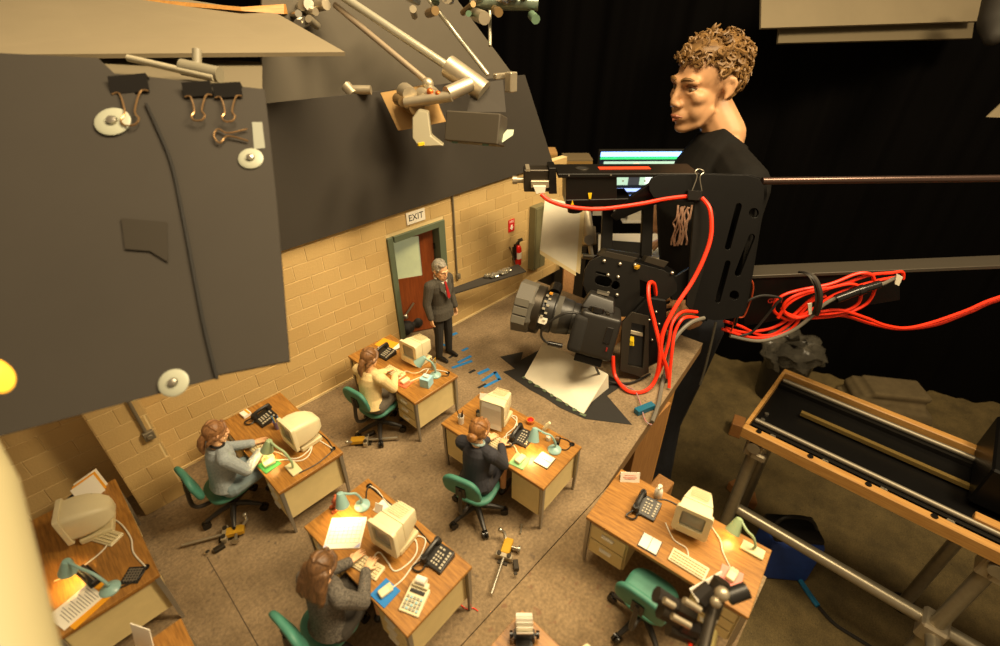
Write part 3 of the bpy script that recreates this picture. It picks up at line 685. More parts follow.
loc, a = on('corner', .036, -.100, .3); t = thing('wire_clip_tray', 'small lattice metal clip tray beside the lamp', 'tray', loc, a)
k = MB()
for i in range(5): k.box((-.008+i*.004, 0, .002), (.0012, .020, .0012), Matrix.Rotation(R_(30), 4, 'Z')); k.box((0, -.008+i*.004, .0012), (.020, .0012, .0012), Matrix.Rotation(R_(30), 4, 'Z'))
k.build('lattice', M_metal, t); MB().box((0, 0, .0004), (.026, .026, .0008), Matrix.Rotation(R_(30), 4, 'Z')).build('tray_base', M_black, t)
flat('envelope', 'corner', -.020, -.098, .35, .044, .056, .001, M_manila, 'orange envelope under the typed sheet on desk by the pillar', 'envelope')
loc, a = on('corner', -.030, -.094, .30, DH+.0011); t = thing('typed_sheet', 'typed white sheet lying on the orange envelope', 'paper', loc, a)
MB().box((0, 0, .0004), (.050, .040, .0008)).build('sheet', M_white, t); k = MB()
for i in range(12): k.box((.020-i*.0033, -.002*(i % 3), .00085), (.0009, .030-.004*(i % 3), .0002))
k.build('typed_lines', mat('ink_grey', '#8a8272', .7), t)
# side desk papers
for i, (lx, ly, rz, h) in enumerate(((.018, .112, .5, .044), (-.002, .106, .7, .034), (-.022, .104, .4, .030))):
    loc, a = on('side', lx, ly, rz); o = MB().box((0, 0, h/2), (.0012, .030, h), Matrix.Rotation(R_(14), 4, 'Y')).build('paper_sheet', M_white); o.location = loc; o.rotation_euler = (0, 0, a)
    tag(o, ['tall white paper leaning upright on the desk before the pillar desk', 'shorter white paper leaning next to the tall paper', 'shortest white paper at the end of the leaning papers'][i], 'paper', 'papers on the side desk')

# cables and cable holes on the desks
def desk_cable(kind, pts, m, label, r=.0011, lift=.0012):
    o = cable('desk_cable', [desk_pt(kind, p[0], p[1], DH+(p[2] if len(p) > 2 else lift)) for p in pts], r, m); return tag(o, label, 'cable')
def grommet(kind, lx, ly):
    loc, a = on(kind, lx, ly); o = MB().lathe([(.0045, 0), (.005, .0016), (.003, .0018), (.002, .0004)], 14).build('cable_grommet', M_blackg, None, True)
    o.location = loc; tag(o, 'black cable grommet on the desk of the '+{'grey': 'grey jacket', 'yellow': 'yellow cardigan', 'navy': 'navy suit', 'tweed': 'tweed jacket', 'corner': 'pillar'}[kind]+(' corner' if kind == 'corner' else ' puppet'), 'grommet')
for k, p in {'grey': (.054, -.105), 'yellow': (.053, -.102), 'navy': (.055, -.108), 'tweed': (.053, .109), 'corner': (.052, -.100)}.items(): grommet(k, *p)
desk_cable('grey', [(-.035, -.052), (-.02, -.064), (-.005, -.085), (.012, -.088), (.03, -.07), (.034, -.045), (.045, -.06), (.05, -.085), (.053, -.103)], M_cablew, 'white mouse cable looping behind the green lamp to the desk corner')
desk_cable('grey', [(-.030, -.020), (-.020, -.040), (-.012, -.068), (.002, -.079), (.026, -.072), (.034, -.05), (.036, -.03)], M_cablew, 'white keyboard cable curling below the rounded monitor')
desk_cable('grey', [(.043, -.028), (.055, -.045), (.058, -.075), (.054, -.103)], M_cableb, 'black cable from the rounded monitor along the desk edge')
desk_cable('grey', [(-.018, -.112), (.012, -.116), (.04, -.112), (.054, -.107)], M_cableb, 'black cable of the green desk lamp')
desk_cable('yellow', [(-.018, -.022), (-.006, -.028), (-.002, -.042), (.010, -.052), (.030, -.055), (.05, -.09), (.053, -.101)], M_cablew, 'white keyboard cable on the yellow cardigan desk')
desk_cable('yellow', [(-.025, -.062), (-.006, -.066), (.012, -.068), (.034, -.058)], M_cablew, 'white mouse cable from the orange red mat')
desk_cable('yellow', [(.046, .055), (.030, .058), (.020, .060)], M_cableb, 'short black phone cable beside the orange envelope')
desk_cable('yellow', [(.036, -.100), (.046, -.110), (.053, -.103)], M_cableb, 'black lamp cable beside the pale blue tissue box')
desk_cable('navy', [(-.020, .010), (-.016, -.006), (-.004, .004), (.022, .004), (.046, .018), (.040, .034)], M_cablew, 'white keyboard cable behind the monitor with taped sheet')
desk_cable('navy', [(-.030, -.056), (-.026, -.040), (-.018, -.026), (-.014, .002), (.012, -.004), (.036, .010), (.042, .034)], M_cablew, 'white mouse cable winding past the black phone')
desk_cable('navy', [(.040, -.074), (.052, -.080), (.058, -.095), (.055, -.107)], M_cableb, 'black phone cable along the edge behind the blue lamp')
desk_cable('navy', [(.030, -.098), (.038, -.108), (.054, -.108)], M_cableb, 'black lamp cable running to the navy desk grommet')
desk_cable('tweed', [(-.026, -.012), (-.020, -.002), (-.012, -.004), (-.014, -.024), (-.016, -.044), (.004, -.050), (.024, -.046), (.036, -.030), (.030, -.018)], M_cablew, 'pale keyboard cable looping before the monitor of the tweed puppet')
desk_cable('tweed', [(-.036, -.060), (-.016, -.062), (.004, -.058), (.026, -.054), (.046, -.042), (.044, -.028), (.032, -.022)], M_cablew, 'pale mouse cable from the blue mat')
desk_cable('tweed', [(.046, -.062), (.050, -.030), (.054, .01), (.053, .06), (.053, .107)], M_cableb, 'black phone cable along the far edge of the tweed desk')
desk_cable('tweed', [(.048, .03), (.051, .06), (.056, .09), (.054, .108)], M_cablew, 'white cable running to the grommet behind the calendar lamp')
desk_cable('tweed', [(.034, .092), (.044, .104), (.053, .109)], M_cableb, 'short black cable of the calendar lamp')
desk_cable('empty', [(.006, .020), (-.014, -.002), (-.016, -.022), (-.028, -.030)], M_cablew, 'pale keyboard cable on the desk of the empty chair', .0009)
desk_cable('empty', [(.045, -.04), (.030, -.058), (.012, -.068), (-.008, -.086)], M_cablew, 'pale mouse cable running to the pink mat', .0009)
desk_cable('empty', [(.034, .054), (.048, .036), (.050, .010)], M_cableb, 'black phone cable by the lotion bottle')
desk_cable('corner', [(.022, .040), (.036, .036), (.046, .010), (.050, -.03), (.046, -.06), (.052, -.098)], M_cablew, 'white cable looping over the desk by the pillar')
desk_cable('corner', [(.022, .036), (.030, .012), (.018, -.02), (-.02, -.032), (-.045, -.028)], M_cablew, 'white cable curling in front of the rounded monitor by the folders')
desk_cable('corner', [(.018, -.108), (.034, -.112), (.046, -.108), (.052, -.100)], M_cableb, 'black lamp cable on the desk by the pillar')

# ------------------------------------------------------------------ figures (joints in real metres, scaled by S)
V = Vector
def head_mat(pos, yaw, pitch, k=1): return Matrix.Translation(pos) @ Matrix.Rotation(yaw, 4, 'Z') @ Matrix.Rotation(pitch, 4, 'Y') @ Matrix.Scale(k, 4)
def head_skin(mb, M, fem=False):
    j = .9 if fem else 1
    mb.ell((-.012, 0, .036), (.097, .075, .084), M, 20, 14).ell((.028, 0, -.028), (.060, .060*j, .082), M, 18, 12)
    mb.ell((.030, 0, -.072), (.052, .052*j, .040), M).ell((.066, 0, -.100), (.021, .024*j, .017), M)
    for s in (-1, 1):
        mb.limb([(.020, s*.050*j, -.055), (.045, s*.038*j, -.088), (.066, s*.012, -.103)], [.016, .014, .012], M)     # jaw line
        mb.ell((.058, s*.045*j, -.018), (.024, .019, .020), M).ell((.048, s*.036*j, -.050), (.030, .022, .034), M)                                                       # cheekbone
        mb.limb([(.076, s*.046, .022), (.086, s*.028, .0265), (.089, s*.010, .022)], [.010, .011, .010], M)            # brow
        mb.limb([(-.006, s*.075, .018), (-.016, s*.083, .026), (-.024, s*.086, .012), (-.016, s*.082, -.012), (-.002, s*.076, -.024)], [.006, .0065, .007, .0065, .006], M)
        mb.ell((-.008, s*.076, 0), (.013, .005, .02), M)                                                             # ear
        mb.ell((.098, s*.0125, -.0365), (.011, .0085, .008), M)                                                      # nostril wing
        mb.limb([(.076, s*.046, -.001), (.083, s*.033, -.0075), (.081, s*.018, -.003)], [.005, .005, .005], M)         # lower lid
    mb.limb([(.088, 0, .020), (.096, 0, .000), (.1065, 0, -.024)], [.0095, .0095, .0105], M).ell((.1055, 0, -.030), (.012, .011, .009), M)
    mb.ell((.079, 0, -.066), (.020, .030, .022), M)
    mb.limb([(.084, -.022, -.0655), (.0945, -.008, -.0610), (.0945, .008, -.0610), (.084, .022, -.0655)], [.004, .0065, .0065, .004], M)
    mb.limb([(.084, -.019, -.0725), (.0935, 0, -.0755), (.084, .019, -.0725)], [.004, .0075, .004], M)
def hand(mb, wrist, d, n, side, k=1, curl=.35, r=.0078):
    d = V(d).normalized(); n = V(n); n = (n-d*n.dot(d)).normalized(); l = n.cross(d)*side; wrist = V(wrist)   # n: back of hand, l: towards the thumb
    c = wrist+d*.05*k
    mb.limb([wrist, wrist+d*.03*k+l*.004*k], [.027*k, .024*k])
    for o in (-.030, -.011, .009, .028): mb.limb([wrist+d*.02*k+l*o*.5*k, wrist+d*.085*k+l*o*k], [.016*k, .0125*k])
    for o, ln in ((.029, .072), (.0095, .082), (-.0115, .076), (-.032, .058)):
        b = wrist+d*.085*k+l*o*k; f1 = (d+l*o*3.2-n*curl*.5).normalized(); f2 = (d+l*o*2-n*curl*1.3).normalized(); f3 = (d-n*curl*2.4).normalized()
        p1 = b+f1*ln*.46*k; p2 = p1+f2*ln*.32*k; p3 = p2+f3*ln*.24*k
        mb.limb([b, p1, p2, p3], [r*1.12*k, r*1.05*k, r*.95*k, r*.8*k], None, 8)
    t0 = wrist+d*.025*k+l*.024*k; t1 = t0+(d*.6+l*.75-n*.3).normalized()*.040*k; t2 = t1+(d*.9+l*.25-n*.4).normalized()*.032*k
    mb.limb([t0, t1, t2], [.0135*k, .0098*k, .0082*k], None, 8)
def scaled(mb, S): mb.v = [V(p)*S for p in mb.v]; return mb
def mirror(p): return (p[0], -p[1], p[2])
def figure(t, S, P, skin, top, bot, shoe, hairm, style, fem=False, vox=.0046, eyes='#5a4630', skirt=False, headk=1.0, bulk=1.0, lapel=None, lipm=None, collar=None):
    HM = head_mat(P['head'], P.get('hyaw', 0), P.get('hpitch', .1), headk)
    nk, ch, wa, pe = V(P['neck']), V(P['chest']), V(P['waist']), V(P['pelvis'])
    sw = .165 if fem else .19
    b = MB(); head_skin(b, HM, fem)
    b.limb([HM @ V((-.026, 0, -.050)), nk], [.048 if fem else .054, .050 if fem else .055]).limb([nk, ch, wa, pe], [.055, .10, .09, .10])
    for i in (0, 1):
        s = (1, -1)[i]; sh, el, wr = V(P['sho'][i]), V(P['elb'][i]), V(P['wri'][i]); hp, kn, an = V(P['hip'][i]), V(P['kne'][i]), V(P['ank'][i])
        b.limb([nk+V((0, s*.05, -.05)), sh, el, wr], [.055, .046, .036, .025]); hand(b, wr, P['hdir'][i], P['hnor'][i], s, 1, P.get('curl', .35))
        b.limb([hp, kn, an, an+V((0, 0, -.05))], [.075, .048, .034, .034]); b.limb([an+V((-.02, 0, -.05)), an+V(P.get('foot', (.16, 0, -.055)))], [.032, .028])
    scaled(b, S).build('body', skin, t, remesh=vox*S, sm=3)
    # clothing
    j = MB()
    hem = P.get('hem', True); low = pe-V((0, 0, P.get('hemdrop', .0)))
    secs = [(nk+V((-.016 if not fem else -.004, 0, .004 if not fem else -.012)), .064, .076), (nk.lerp(ch, .16), .085, sw*.66), (nk.lerp(ch, .5), .112, sw*.86), (ch, .124, sw*.86), (ch.lerp(wa, .5), .120, sw*.80), (wa, .114, sw*.76)]
    if hem: secs += [(wa.lerp(pe, .5), .122, .150), (pe, .138, .172)]
    if hem and P.get('hemdrop'): secs += [(low, .142, .182)]
    rr = []
    for i_, (p, rx, ry) in enumerate(secs):
        d_ = (secs[min(i_+1, len(secs)-1)][0]-secs[max(i_-1, 0)][0]).normalized(); ax = V((0, 1, 0)); fx = ax.cross(d_).normalized()
        rr.append([p+fx*(rx*bulk*math.cos(g*math.pi/12))+ax*(ry*bulk*math.sin(g*math.pi/12)) for g in range(24)])
    j.rings(rr)
    for i in (0, 1):
        s = (1, -1)[i]; sh, el, wr = V(P['sho'][i]), V(P['elb'][i]), V(P['wri'][i]); e = P.get('sleeve', .93)
        if e > .5: j.limb([nk+V((0, s*.06, -.055)), sh, sh.lerp(el, .5), el, el.lerp(wr, e)], [.055*bulk, .068*bulk, .060*bulk, .053*bulk, .041*bulk])
        else: j.limb([nk+V((0, s*.06, -.055)), sh, sh.lerp(el, e*2)], [.058, .070, .064])
    jo = scaled(j, S).build(P.get('topname', 'jacket'), top, t, remesh=vox*S, sm=4)
    if collar:
        c = MB(); c.tube([nk+V((.058*math.cos(q), .070*math.sin(q), .012+.020*-math.cos(q))) for q in [i*math.pi/8 for i in range(16)]], .014, 8, closed=True); scaled(c, S).build('collar', collar, t, True)
    l = MB()
    if skirt:
        for i in (0, 1):
            hp, kn = V(P['hip'][i]), V(P['kne'][i]); l.limb([hp, hp.lerp(kn, .5), kn.lerp(hp, .06)], [.115, .098, .078])
        for q in (.2, .45, .7, .9):
            p = (V(P['hip'][0])+V(P['hip'][1]))/2; p = p.lerp((V(P['kne'][0])+V(P['kne'][1]))/2, q); l.ell(p, (.08, .12, .078))
        l.ell(pe, (.14, .175, .11))
    else:
        for i in (0, 1):
            hp, kn, an = V(P['hip'][i]), V(P['kne'][i]), V(P['ank'][i]); l.limb([hp, hp.lerp(kn, .5), kn, kn.lerp(an, .5), an+V((0, 0, -.01))], [.105, .092, .074, .066, .058])
        l.ell(pe, (.125, .160, .10))
    scaled(l, S).build('skirt' if skirt else 'trousers', bot, t, remesh=vox*S, sm=4)
    for i in (0, 1):
        an = V(P['ank'][i]); f = V(P.get('foot', (.16, 0, -.055))); d = V((f.x, f.y, 0)).normalized(); q = MB()
        q.limb([an+V((0, 0, -.03)), an-d*.035+V((0, 0, -.052))], [.046, .040]).limb([an-d*.03+V((0, 0, -.050)), an+d*.08+V((0, 0, -.052)), an+d*.175+V((0, 0, -.060))], [.040, .042, .032])
        z0 = (an.z-.09); q.v = [V((p.x, p.y, max(p.z, z0))) for p in q.v]
        scaled(q, S).build('shoe', shoe, t, remesh=vox*S, sm=2)
    # face details
    for s in (-1, 1):
        e = MB().ell((.0715, s*.0315, .0050), (.0125, .0140, .0085), HM); ir = MB().ell((.0820, s*.0315+P.get('gaze', 0), .0045), (.0035, .0060, .0060), HM)
        br = MB().tube([HM @ V(p) for p in ((.079, s*.050, .0245), (.0915, s*.037, .0310), (.0970, s*.023, .0305), (.0970, s*.012, .0265))], [.0022, .0042, .0050, .0038], 6)
        ld = MB().tube([HM @ V(p) for p in ((.071, s*.0475, .008), (.0812, s*.039, .0122), (.0850, s*.031, .0134), (.0830, s*.019, .0102))], .0030, 6)
        eo = scaled(e, S).build('eye', mat('eye_white', '#b5a88f', .25), t, True)
        scaled(ir, S).build('iris', mat('iris_'+eyes, eyes, .15), eo, True)
        scaled(br, S).build('eyebrow', hairm, t, True)
        scaled(ld, S).build('upper_eyelid', skin if S < .5 else mat('lid_skin', '#7a4a2a', .5), eo, True)
    lp = MB(); lp.tube([HM @ V(p) for p in ((.0885, -.0235, -.0672), (.0985, -.009, -.0645), (.0992, 0, -.0655), (.0985, .009, -.0645), (.0885, .0235, -.0672))], [.0015, .0045, .0042, .0045, .0015], 8)
    lp.tube([HM @ V(p) for p in ((.0885, -.021, -.0690), (.0985, 0, -.0755), (.0885, .021, -.0690))], [.0015, .0055, .0015], 8)
    scaled(lp, S).build('lips', lipm or mat('lip_pink', '#b8634f', .4), t, True)
    # hair
    h = MB(); rnd = random.Random(len(style)*7+int(P['head'][0]*1000))
    if style == 'curly':
        for i in range(640):
            u = rnd.uniform(-1, 1); ph = rnd.uniform(0, 6.283); q = math.sqrt(1-u*u)
            p = V((-.016+.098*q*math.cos(ph), .080*q*math.sin(ph), .040+.080*u))
            if p.z < .066 and p.x > .050: continue
            if p.x > .020 and p.z < .060: continue
            if p.z < -.030 or (p.z < .034 and p.x > -.042): continue
            nn = V((p.x+.018, p.y, (p.z-.044))).normalized(); a1 = nn.orthogonal().normalized(); a1.rotate(Quaternion(nn, rnd.uniform(0, 6.28))); a2 = nn.cross(a1)
            rr = rnd.uniform(.007, .014); tl = rnd.uniform(-.6, .6); rnd_l = rnd.uniform(.2, 1.3)*(1.25 if p.z > .07 else .6); pts = []
            for k in range(9):
                g = k/8*rnd.uniform(4.2, 5.8); pts.append(HM @ (p+nn*(.002+.016*rnd_l*k/8+rr*.55*math.sin(g)*tl)+(a1*math.cos(g)+a2*math.sin(g))*rr*(1-.25*k/8)))
            h.tube(pts, [.0026, .0038, .0043, .0044, .0043, .0041, .0036, .0028, .0016], 5)
        h.ell((-.020, 0, .044), (.095, .078, .080), HM, 20, 14).ell((.02, 0, .085), (.058, .062, .038), HM)
        scaled(h, S).build('hair', hairm, t, True)
    else:
        h.ell((-.024, 0, .044), (.099, .086, .090), HM, 20, 14)
        if style == 'short':
            h.ell((-.045, 0, -.005), (.062, .080, .050), HM); h.ell((.035, -.010, .098), (.045, .055, .026), HM)
            for s in (-1, 1): h.limb([(.03, s*.072, .04), (.012, s*.078, -.005)], [.012, .006], HM)
        else:
            h.ell((-.040, 0, .0), (.070, .086, .070), HM)
            for s in (-1, 1): h.limb([(.060, s*.02, .098), (.062, s*.055, .065), (.030, s*.080, .020), (-.03, s*.078, -.02)], [.018, .018, .016, .018], HM)
        if style == 'pony':
            h.limb([(-.105, 0, .0), (-.125, .005, -.035), (-.130, .012, -.09), (-.122, .015, -.14), (-.112, .012, -.19)], [.034, .034, .034, .028, .012], HM)
            for s_ in (-1, 1): h.limb([(-.05, s_*.07, .0), (-.09, s_*.055, -.05), (-.10, s_*.035, -.10)], [.022, .020, .010], HM)
        if style == 'bun': h.ell((-.118, 0, -.018), (.045, .052, .046), HM).limb([(-.115, .03, -.005), (-.150, 0, .008), (-.115, -.03, -.005)], [.018, .02, .018], HM)
        if style == 'long':
            for i in range(9):
                y = -.08+i*.02; h.limb([(-.06-.03*math.cos(y*18), y, .02), (-.10, y*1.12, -.07), (-.115+.01*math.sin(i*2), y*1.2, -.15), (-.105, y*1.15, -.21-.02*math.sin(i*1.7))], [.035, .036, .030, .012], HM)
        for i in range(70):     # strands over the cap
            y0 = rnd.uniform(-.05, .05); s = 1 if y0 >= 0 else -1; end = V((-.115+rnd.uniform(-.01, .01), y0*.5, -.01+rnd.uniform(-.02, .03)))
            lat = rnd.uniform(.2, 1); pts = []
            for k in range(6):
                g = k/5; an = math.pi*.36*(1-g)-g*math.pi*.12; th = s*lat*1.25*math.sin(math.pi*min(1, g*.9+.1))
                pts.append(HM @ V((-.024+.104*math.cos(an+g*2.6)*math.cos(th), .091*math.sin(th), .044+.095*math.sin(an+g*2.6)*math.cos(th)*.98)))
            h.tube(pts, [.003, .0055, .006, .006, .0055, .003], 5)
        scaled(h, S).build('hair', hairm, t, remesh=.0036*S, sm=1)
    return HM
def hairmat(name, a, b): return mat(name, a, .5, h2=b, vscale=330 if 'man' not in name else 60, stretch=(.3, 1, .5))
SEAT = dict(pelvis=(-.02, 0, .575), waist=(-.015, 0, .70), chest=(.03, 0, .91), neck=(.05, 0, 1.095), head=(.085, 0, 1.24),
            sho=((.03, .185, 1.03), (.03, -.185, 1.03)), elb=((.16, .245, .80), (.16, -.245, .80)), wri=((.385, .085, .795), (.385, -.085, .795)),
            hdir=((1, -.15, -.1), (1, .15, -.1)), hnor=((0, 0, 1), (0, 0, 1)), hip=((.0, .095, .565), (.0, -.095, .565)), kne=((.42, .10, .57), (.42, -.10, .57)), ank=((.40, .10, .09), (.40, -.10, .09)), hpitch=.25, curl=.3)
def seated(x, y, a, label, **kw):
    P = dict(SEAT); P.update(kw.pop('pose', {}))
    t = thing('puppet_woman', label, 'puppet', (x, y, 0), a, 'seated office puppets')
    figure(t, 1/6, P, M_skin, kw['top'], kw['bot'], mat('shoe_black', '#1c1917', .3), kw['hair'], kw['style'], True, skirt=True, headk=1.1, bulk=1.14, collar=kw.get('collar'), vox=.0048)
M_greyj = mat('jacket_grey', '#a9b2b4', .9, h2='#8f989c', vscale=300, bump=.4, bscale=1200)
M_yell = mat('cardigan_yellow', '#e6cc92', .9, var=.1, vscale=200, bump=.4, bscale=1000)
M_navy = mat('suit_navy', '#2f2f36', .85, var=.15, vscale=200, bump=.2, bscale=1000)
M_tweed = mat('tweed', '#7d766b', .95, h2='#2b2723', vscale=420, bump=.5, bscale=1400)
M_suit = mat('suit_charcoal', '#5a554b', .9, h2='#3a362f', vscale=420, bump=.3, bscale=1200)
seated(.078, .757, .03, 'puppet woman in pale grey jacket with brown ponytail, seated typing', top=M_greyj, bot=mat('skirt_bluegrey', '#7c8d93', .9, var=.1, vscale=200), hair=hairmat('hair_brown', '#a8784a', '#684526'), style='pony', collar=mat('shirt_black', '#1d1b19', .8))
seated(.378, .744, .24, 'puppet woman in yellow cardigan and grey skirt with long ponytail', top=M_yell, bot=mat('skirt_grey', '#6f675a', .95, h2='#4a443a', vscale=600), hair=hairmat('hair_brown2', '#8c6238', '#573a20'), style='pony')
seated(.390, .432, .22, 'puppet woman in navy suit with hair in a bun', top=M_navy, bot=M_navy, hair=hairmat('hair_auburn', '#a06e38', '#63401e'), style='bun', collar=mat('collar_blue', '#a9c4c4', .8))
seated(.083, .405, .30, 'puppet woman in dark tweed jacket with long dark hair', top=M_tweed, bot=mat('skirt_dark', '#3b362f', .9), hair=hairmat('hair_dark', '#7c5834', '#3c2815'), style='long')
# standing man puppet
PM = dict(pelvis=(0, 0, .95), waist=(0, 0, 1.08), chest=(.02, 0, 1.32), neck=(.02, 0, 1.50), head=(.055, 0, 1.635), hyaw=.0, hpitch=.18,
          sho=((.0, .20, 1.42), (.0, -.20, 1.42)), elb=((-.03, .26, 1.13), (-.02, -.27, 1.13)), wri=((.06, .26, .89), (.05, -.27, .89)),
          hdir=((.12, 0, -1), (.12, 0, -1)), hnor=((0, 1, 0), (0, -1, 0)), hip=((0, .09, .93), (0, -.09, .93)), kne=((.02, .105, .50), (.02, -.105, .50)), ank=((-.01, .115, .09), (-.01, -.115, .09)), curl=.5, sleeve=.93, hemdrop=.14)
t = thing('puppet_man', 'grey haired puppet man in charcoal suit and red tie standing by the doorway', 'puppet', (.679, .862, 0), R_(-86))
figure(t, .29/1.76, PM, M_skin, M_suit, mat('trouser_charcoal', '#2c2925', .9), mat('shoe_black', '#1c1917', .3), hairmat('hair_grey', '#b9b2a2', '#6f695e'), 'short', bulk=1.24, headk=1.26)
S = .29/1.76
sf = MB(); sf.prism([(.120, -.062, 1.475), (.120, .062, 1.475), (.190, .014, 1.20), (.190, -.014, 1.20)], (.012, 0, 0)).tube([V((.02+.078*math.cos(q), .084*math.sin(q), 1.520-.030*math.cos(q))) for q in [i*math.pi/8 for i in range(16)]], .012, 8, closed=True)
scaled(sf, S).build('shirt_front', M_white, t)
tie = MB(); tie.prism([(.136, -.022, 1.475), (.136, .022, 1.475), (.152, .016, 1.43), (.200, .032, 1.24), (.204, 0, 1.20), (.200, -.032, 1.24), (.152, -.016, 1.43)], (.010, 0, 0)); scaled(tie, S).build('tie', mat('tie_red', '#a51f1c', .5), t)
for s_ in (-1, 1):
    lp = MB(); lp.prism([(.095, s_*.092, 1.485), (.130, s_*.048, 1.47), (.198, s_*.006, 1.18), (.184, s_*.075, 1.32), (.160, s_*.118, 1.37)], (.012, s_*.008, 0)); scaled(lp, S).build('lapel', mat('lapel_grey', '#4a463e', .9, var=.15, vscale=420), t)

# ------------------------------------------------------------------ on the set floor: jigs, tapes, bounce card
def jig(x, y, a, label):
    t = thing('puppet_rig', label, 'rig clamp', (x, y, 0), a, 'brass and steel puppet rig clamps')
    MB().box((.012, 0, .010), (.030, .016, .010)).build('brass_block', M_brass, t, bevel=.001)
    MB().cyl((-.075, 0, .0095), (-.006, 0, .0095), .0026, None, 10).build('rod', M_metal, t, True)
    MB().box((-.006, 0, .008), (.009, .030, .012)).build('clamp_bar', M_alu, t, bevel=.001)
    for s in (-1, 1): MB().cyl((-.006, s*.009, .014), (-.006, s*.009, .0165), .004).build('bolt', M_darkm, t, True)
    MB().cyl((.014, -.008, .010), (.014, -.022, .010), .0028).cyl((.014, -.020, .010), (.014, -.024, .010), .006).build('thumb_screw', M_metal, t, True)
    MB().tube([(.024, .006, .012), (.032, .012, .018), (.030, .018, .024)], .003, 8).ell((.030, .018, .025), .0045).build('ball_joint', M_metal, t, True)
    MB().box((-.022, -.016, .005), (.018, .009, .008), Matrix.Rotation(R_(25), 4, 'Z')).cyl((-.030, -.028, .009), (-.030, -.028, .011), .0035).build('clamp_arm', M_darkm, t, bevel=.0008)
    MB().box((0, 0, .0015), (.034, .018, .003)).build('foot', M_darkm, t)
    return t
p = atz(505, 556); q = atz(493, 592); jig(p.x, p.y, math.atan2(p.y-q.y, p.x-q.x), 'brass rig clamp with long rod on the open floor before the tweed desk')
p = atz(230, 536); q = atz(185, 548); jig(p.x, p.y, math.atan2(p.y-q.y, p.x-q.x), 'brass rig clamp below the chair of the grey jacket puppet')
p = atz(364, 443); q = atz(392, 441); jig(p.x, p.y, math.atan2(p.y-q.y, p.x-q.x), 'brass rig clamp below the chair of the yellow cardigan puppet')
sc = thing('loose_screw', 'tiny steel thumb screw lying beside the brass rig clamp', 'screw', atz(521, 530), .6)
MB().cyl((-.010, 0, .003), (.004, 0, .003), .0016).cyl((.004, 0, .0035), (.008, 0, .0035), .0035).build('screw', M_metal, sc, True)
rw = cable('red_wire', [atz(461, 605, .002), atz(467, 609, .0015), atz(473, 608, .0015), atz(478, 611, .0015)], .0008, M_cabler); tag(rw, 'short red wire on the floor by the tweed desk leg', 'wire')
def tape(x0, y0, x1, y1, w_, m, label, cat, grp):
    a, b = atz(x0, y0), atz(x1, y1); d = b-a; o = MB().box((d.length/2, 0, .0004), (d.length, w_, .0008)).build('tape_mark', m)
    o.location = a; o.rotation_euler = (0, 0, math.atan2(d.y, d.x)); return tag(o, label, cat, grp)
BT = ['blue tape scrap beside the heel of the puppet man', 'blue tape strip behind the puppet man, towards the wall', 'tiny blue tape strip just beyond the toe of the puppet man',
      'blue tape strip touching the toe of the puppet man', 'longest blue tape strip, parallel to the toe strip', 'single blue tape strip between the toe strips and the bracket shaped mark',
      'first bar of the bracket shaped blue tape mark', 'second bar of the bracket shaped blue tape mark', 'cross bar joining the bracket shaped blue tape mark']
for c, lab in zip(((441, 344, 447, 346, .008), (447, 337, 457, 333, .010), (462, 351, 468, 348, .008), (458, 363, 471, 356, .009), (452, 368, 472, 361, .009), (478, 374, 489, 369, .010), (482, 381, 496, 372, .008), (484, 387, 500, 379, .008), (495, 372, 500, 380, .010)), BT):
    tape(*c, M_bluetape, lab, 'tape', 'blue floor tape marks')
for c, lab in zip(((449, 358, 456, 354, .007), (469, 373, 475, 370, .008), (478, 388, 486, 384, .007)), ('black tape scrap under the toe of the puppet man', 'black tape scrap at the end of the single blue strip', 'black tape scrap at the end of the bracket shaped blue mark')):
    tape(*c, M_blacktape, lab, 'tape', 'black floor tape marks')
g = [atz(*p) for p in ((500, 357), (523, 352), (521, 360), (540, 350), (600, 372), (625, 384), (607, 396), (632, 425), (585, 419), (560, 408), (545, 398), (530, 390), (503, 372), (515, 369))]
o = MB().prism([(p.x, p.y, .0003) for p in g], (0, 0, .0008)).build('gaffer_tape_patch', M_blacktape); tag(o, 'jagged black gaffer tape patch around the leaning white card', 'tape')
bc = thing('bounce_card', 'white foam card leaning under the camera lens, taped to the floor', 'bounce card', (0, 0, 0))
c0, c1 = atz(524, 377, .002), atz(583, 414, .002)
c2, c3 = atd(608, 374, (c1-CAM).dot(FW)+.045), atd(544, 341, (c0-CAM).dot(FW)+.045)
nn = (c1-c0).cross(c3-c0).normalized(); nn = nn if nn.dot(CAM-c0) < 0 else -nn
MB().prism([c0, c1, c2, c3], nn*.005).build('card', M_card, bc, bevel=.0005)
MB().prism([c1+nn*.005, c2+nn*.005, c2+nn*.03-V((0, 0, .03)), V((c1.x+.03, c1.y+.01, .002))], (c0-c1).normalized()*.003).build('prop', M_card, bc)
for i in range(9):
    a = c0.lerp(c1, i/8.0); MB().box((0, 0, .002), (.007+.004*(i % 3), .008+.003*(i % 2), .0015), Matrix.Translation((a.x-.002, a.y-.001, 0)) @ Matrix.Rotation(i, 4, 'Z')).build('tape_scrap', mat('tape_scrap', '#5c6a50', .7), bc)
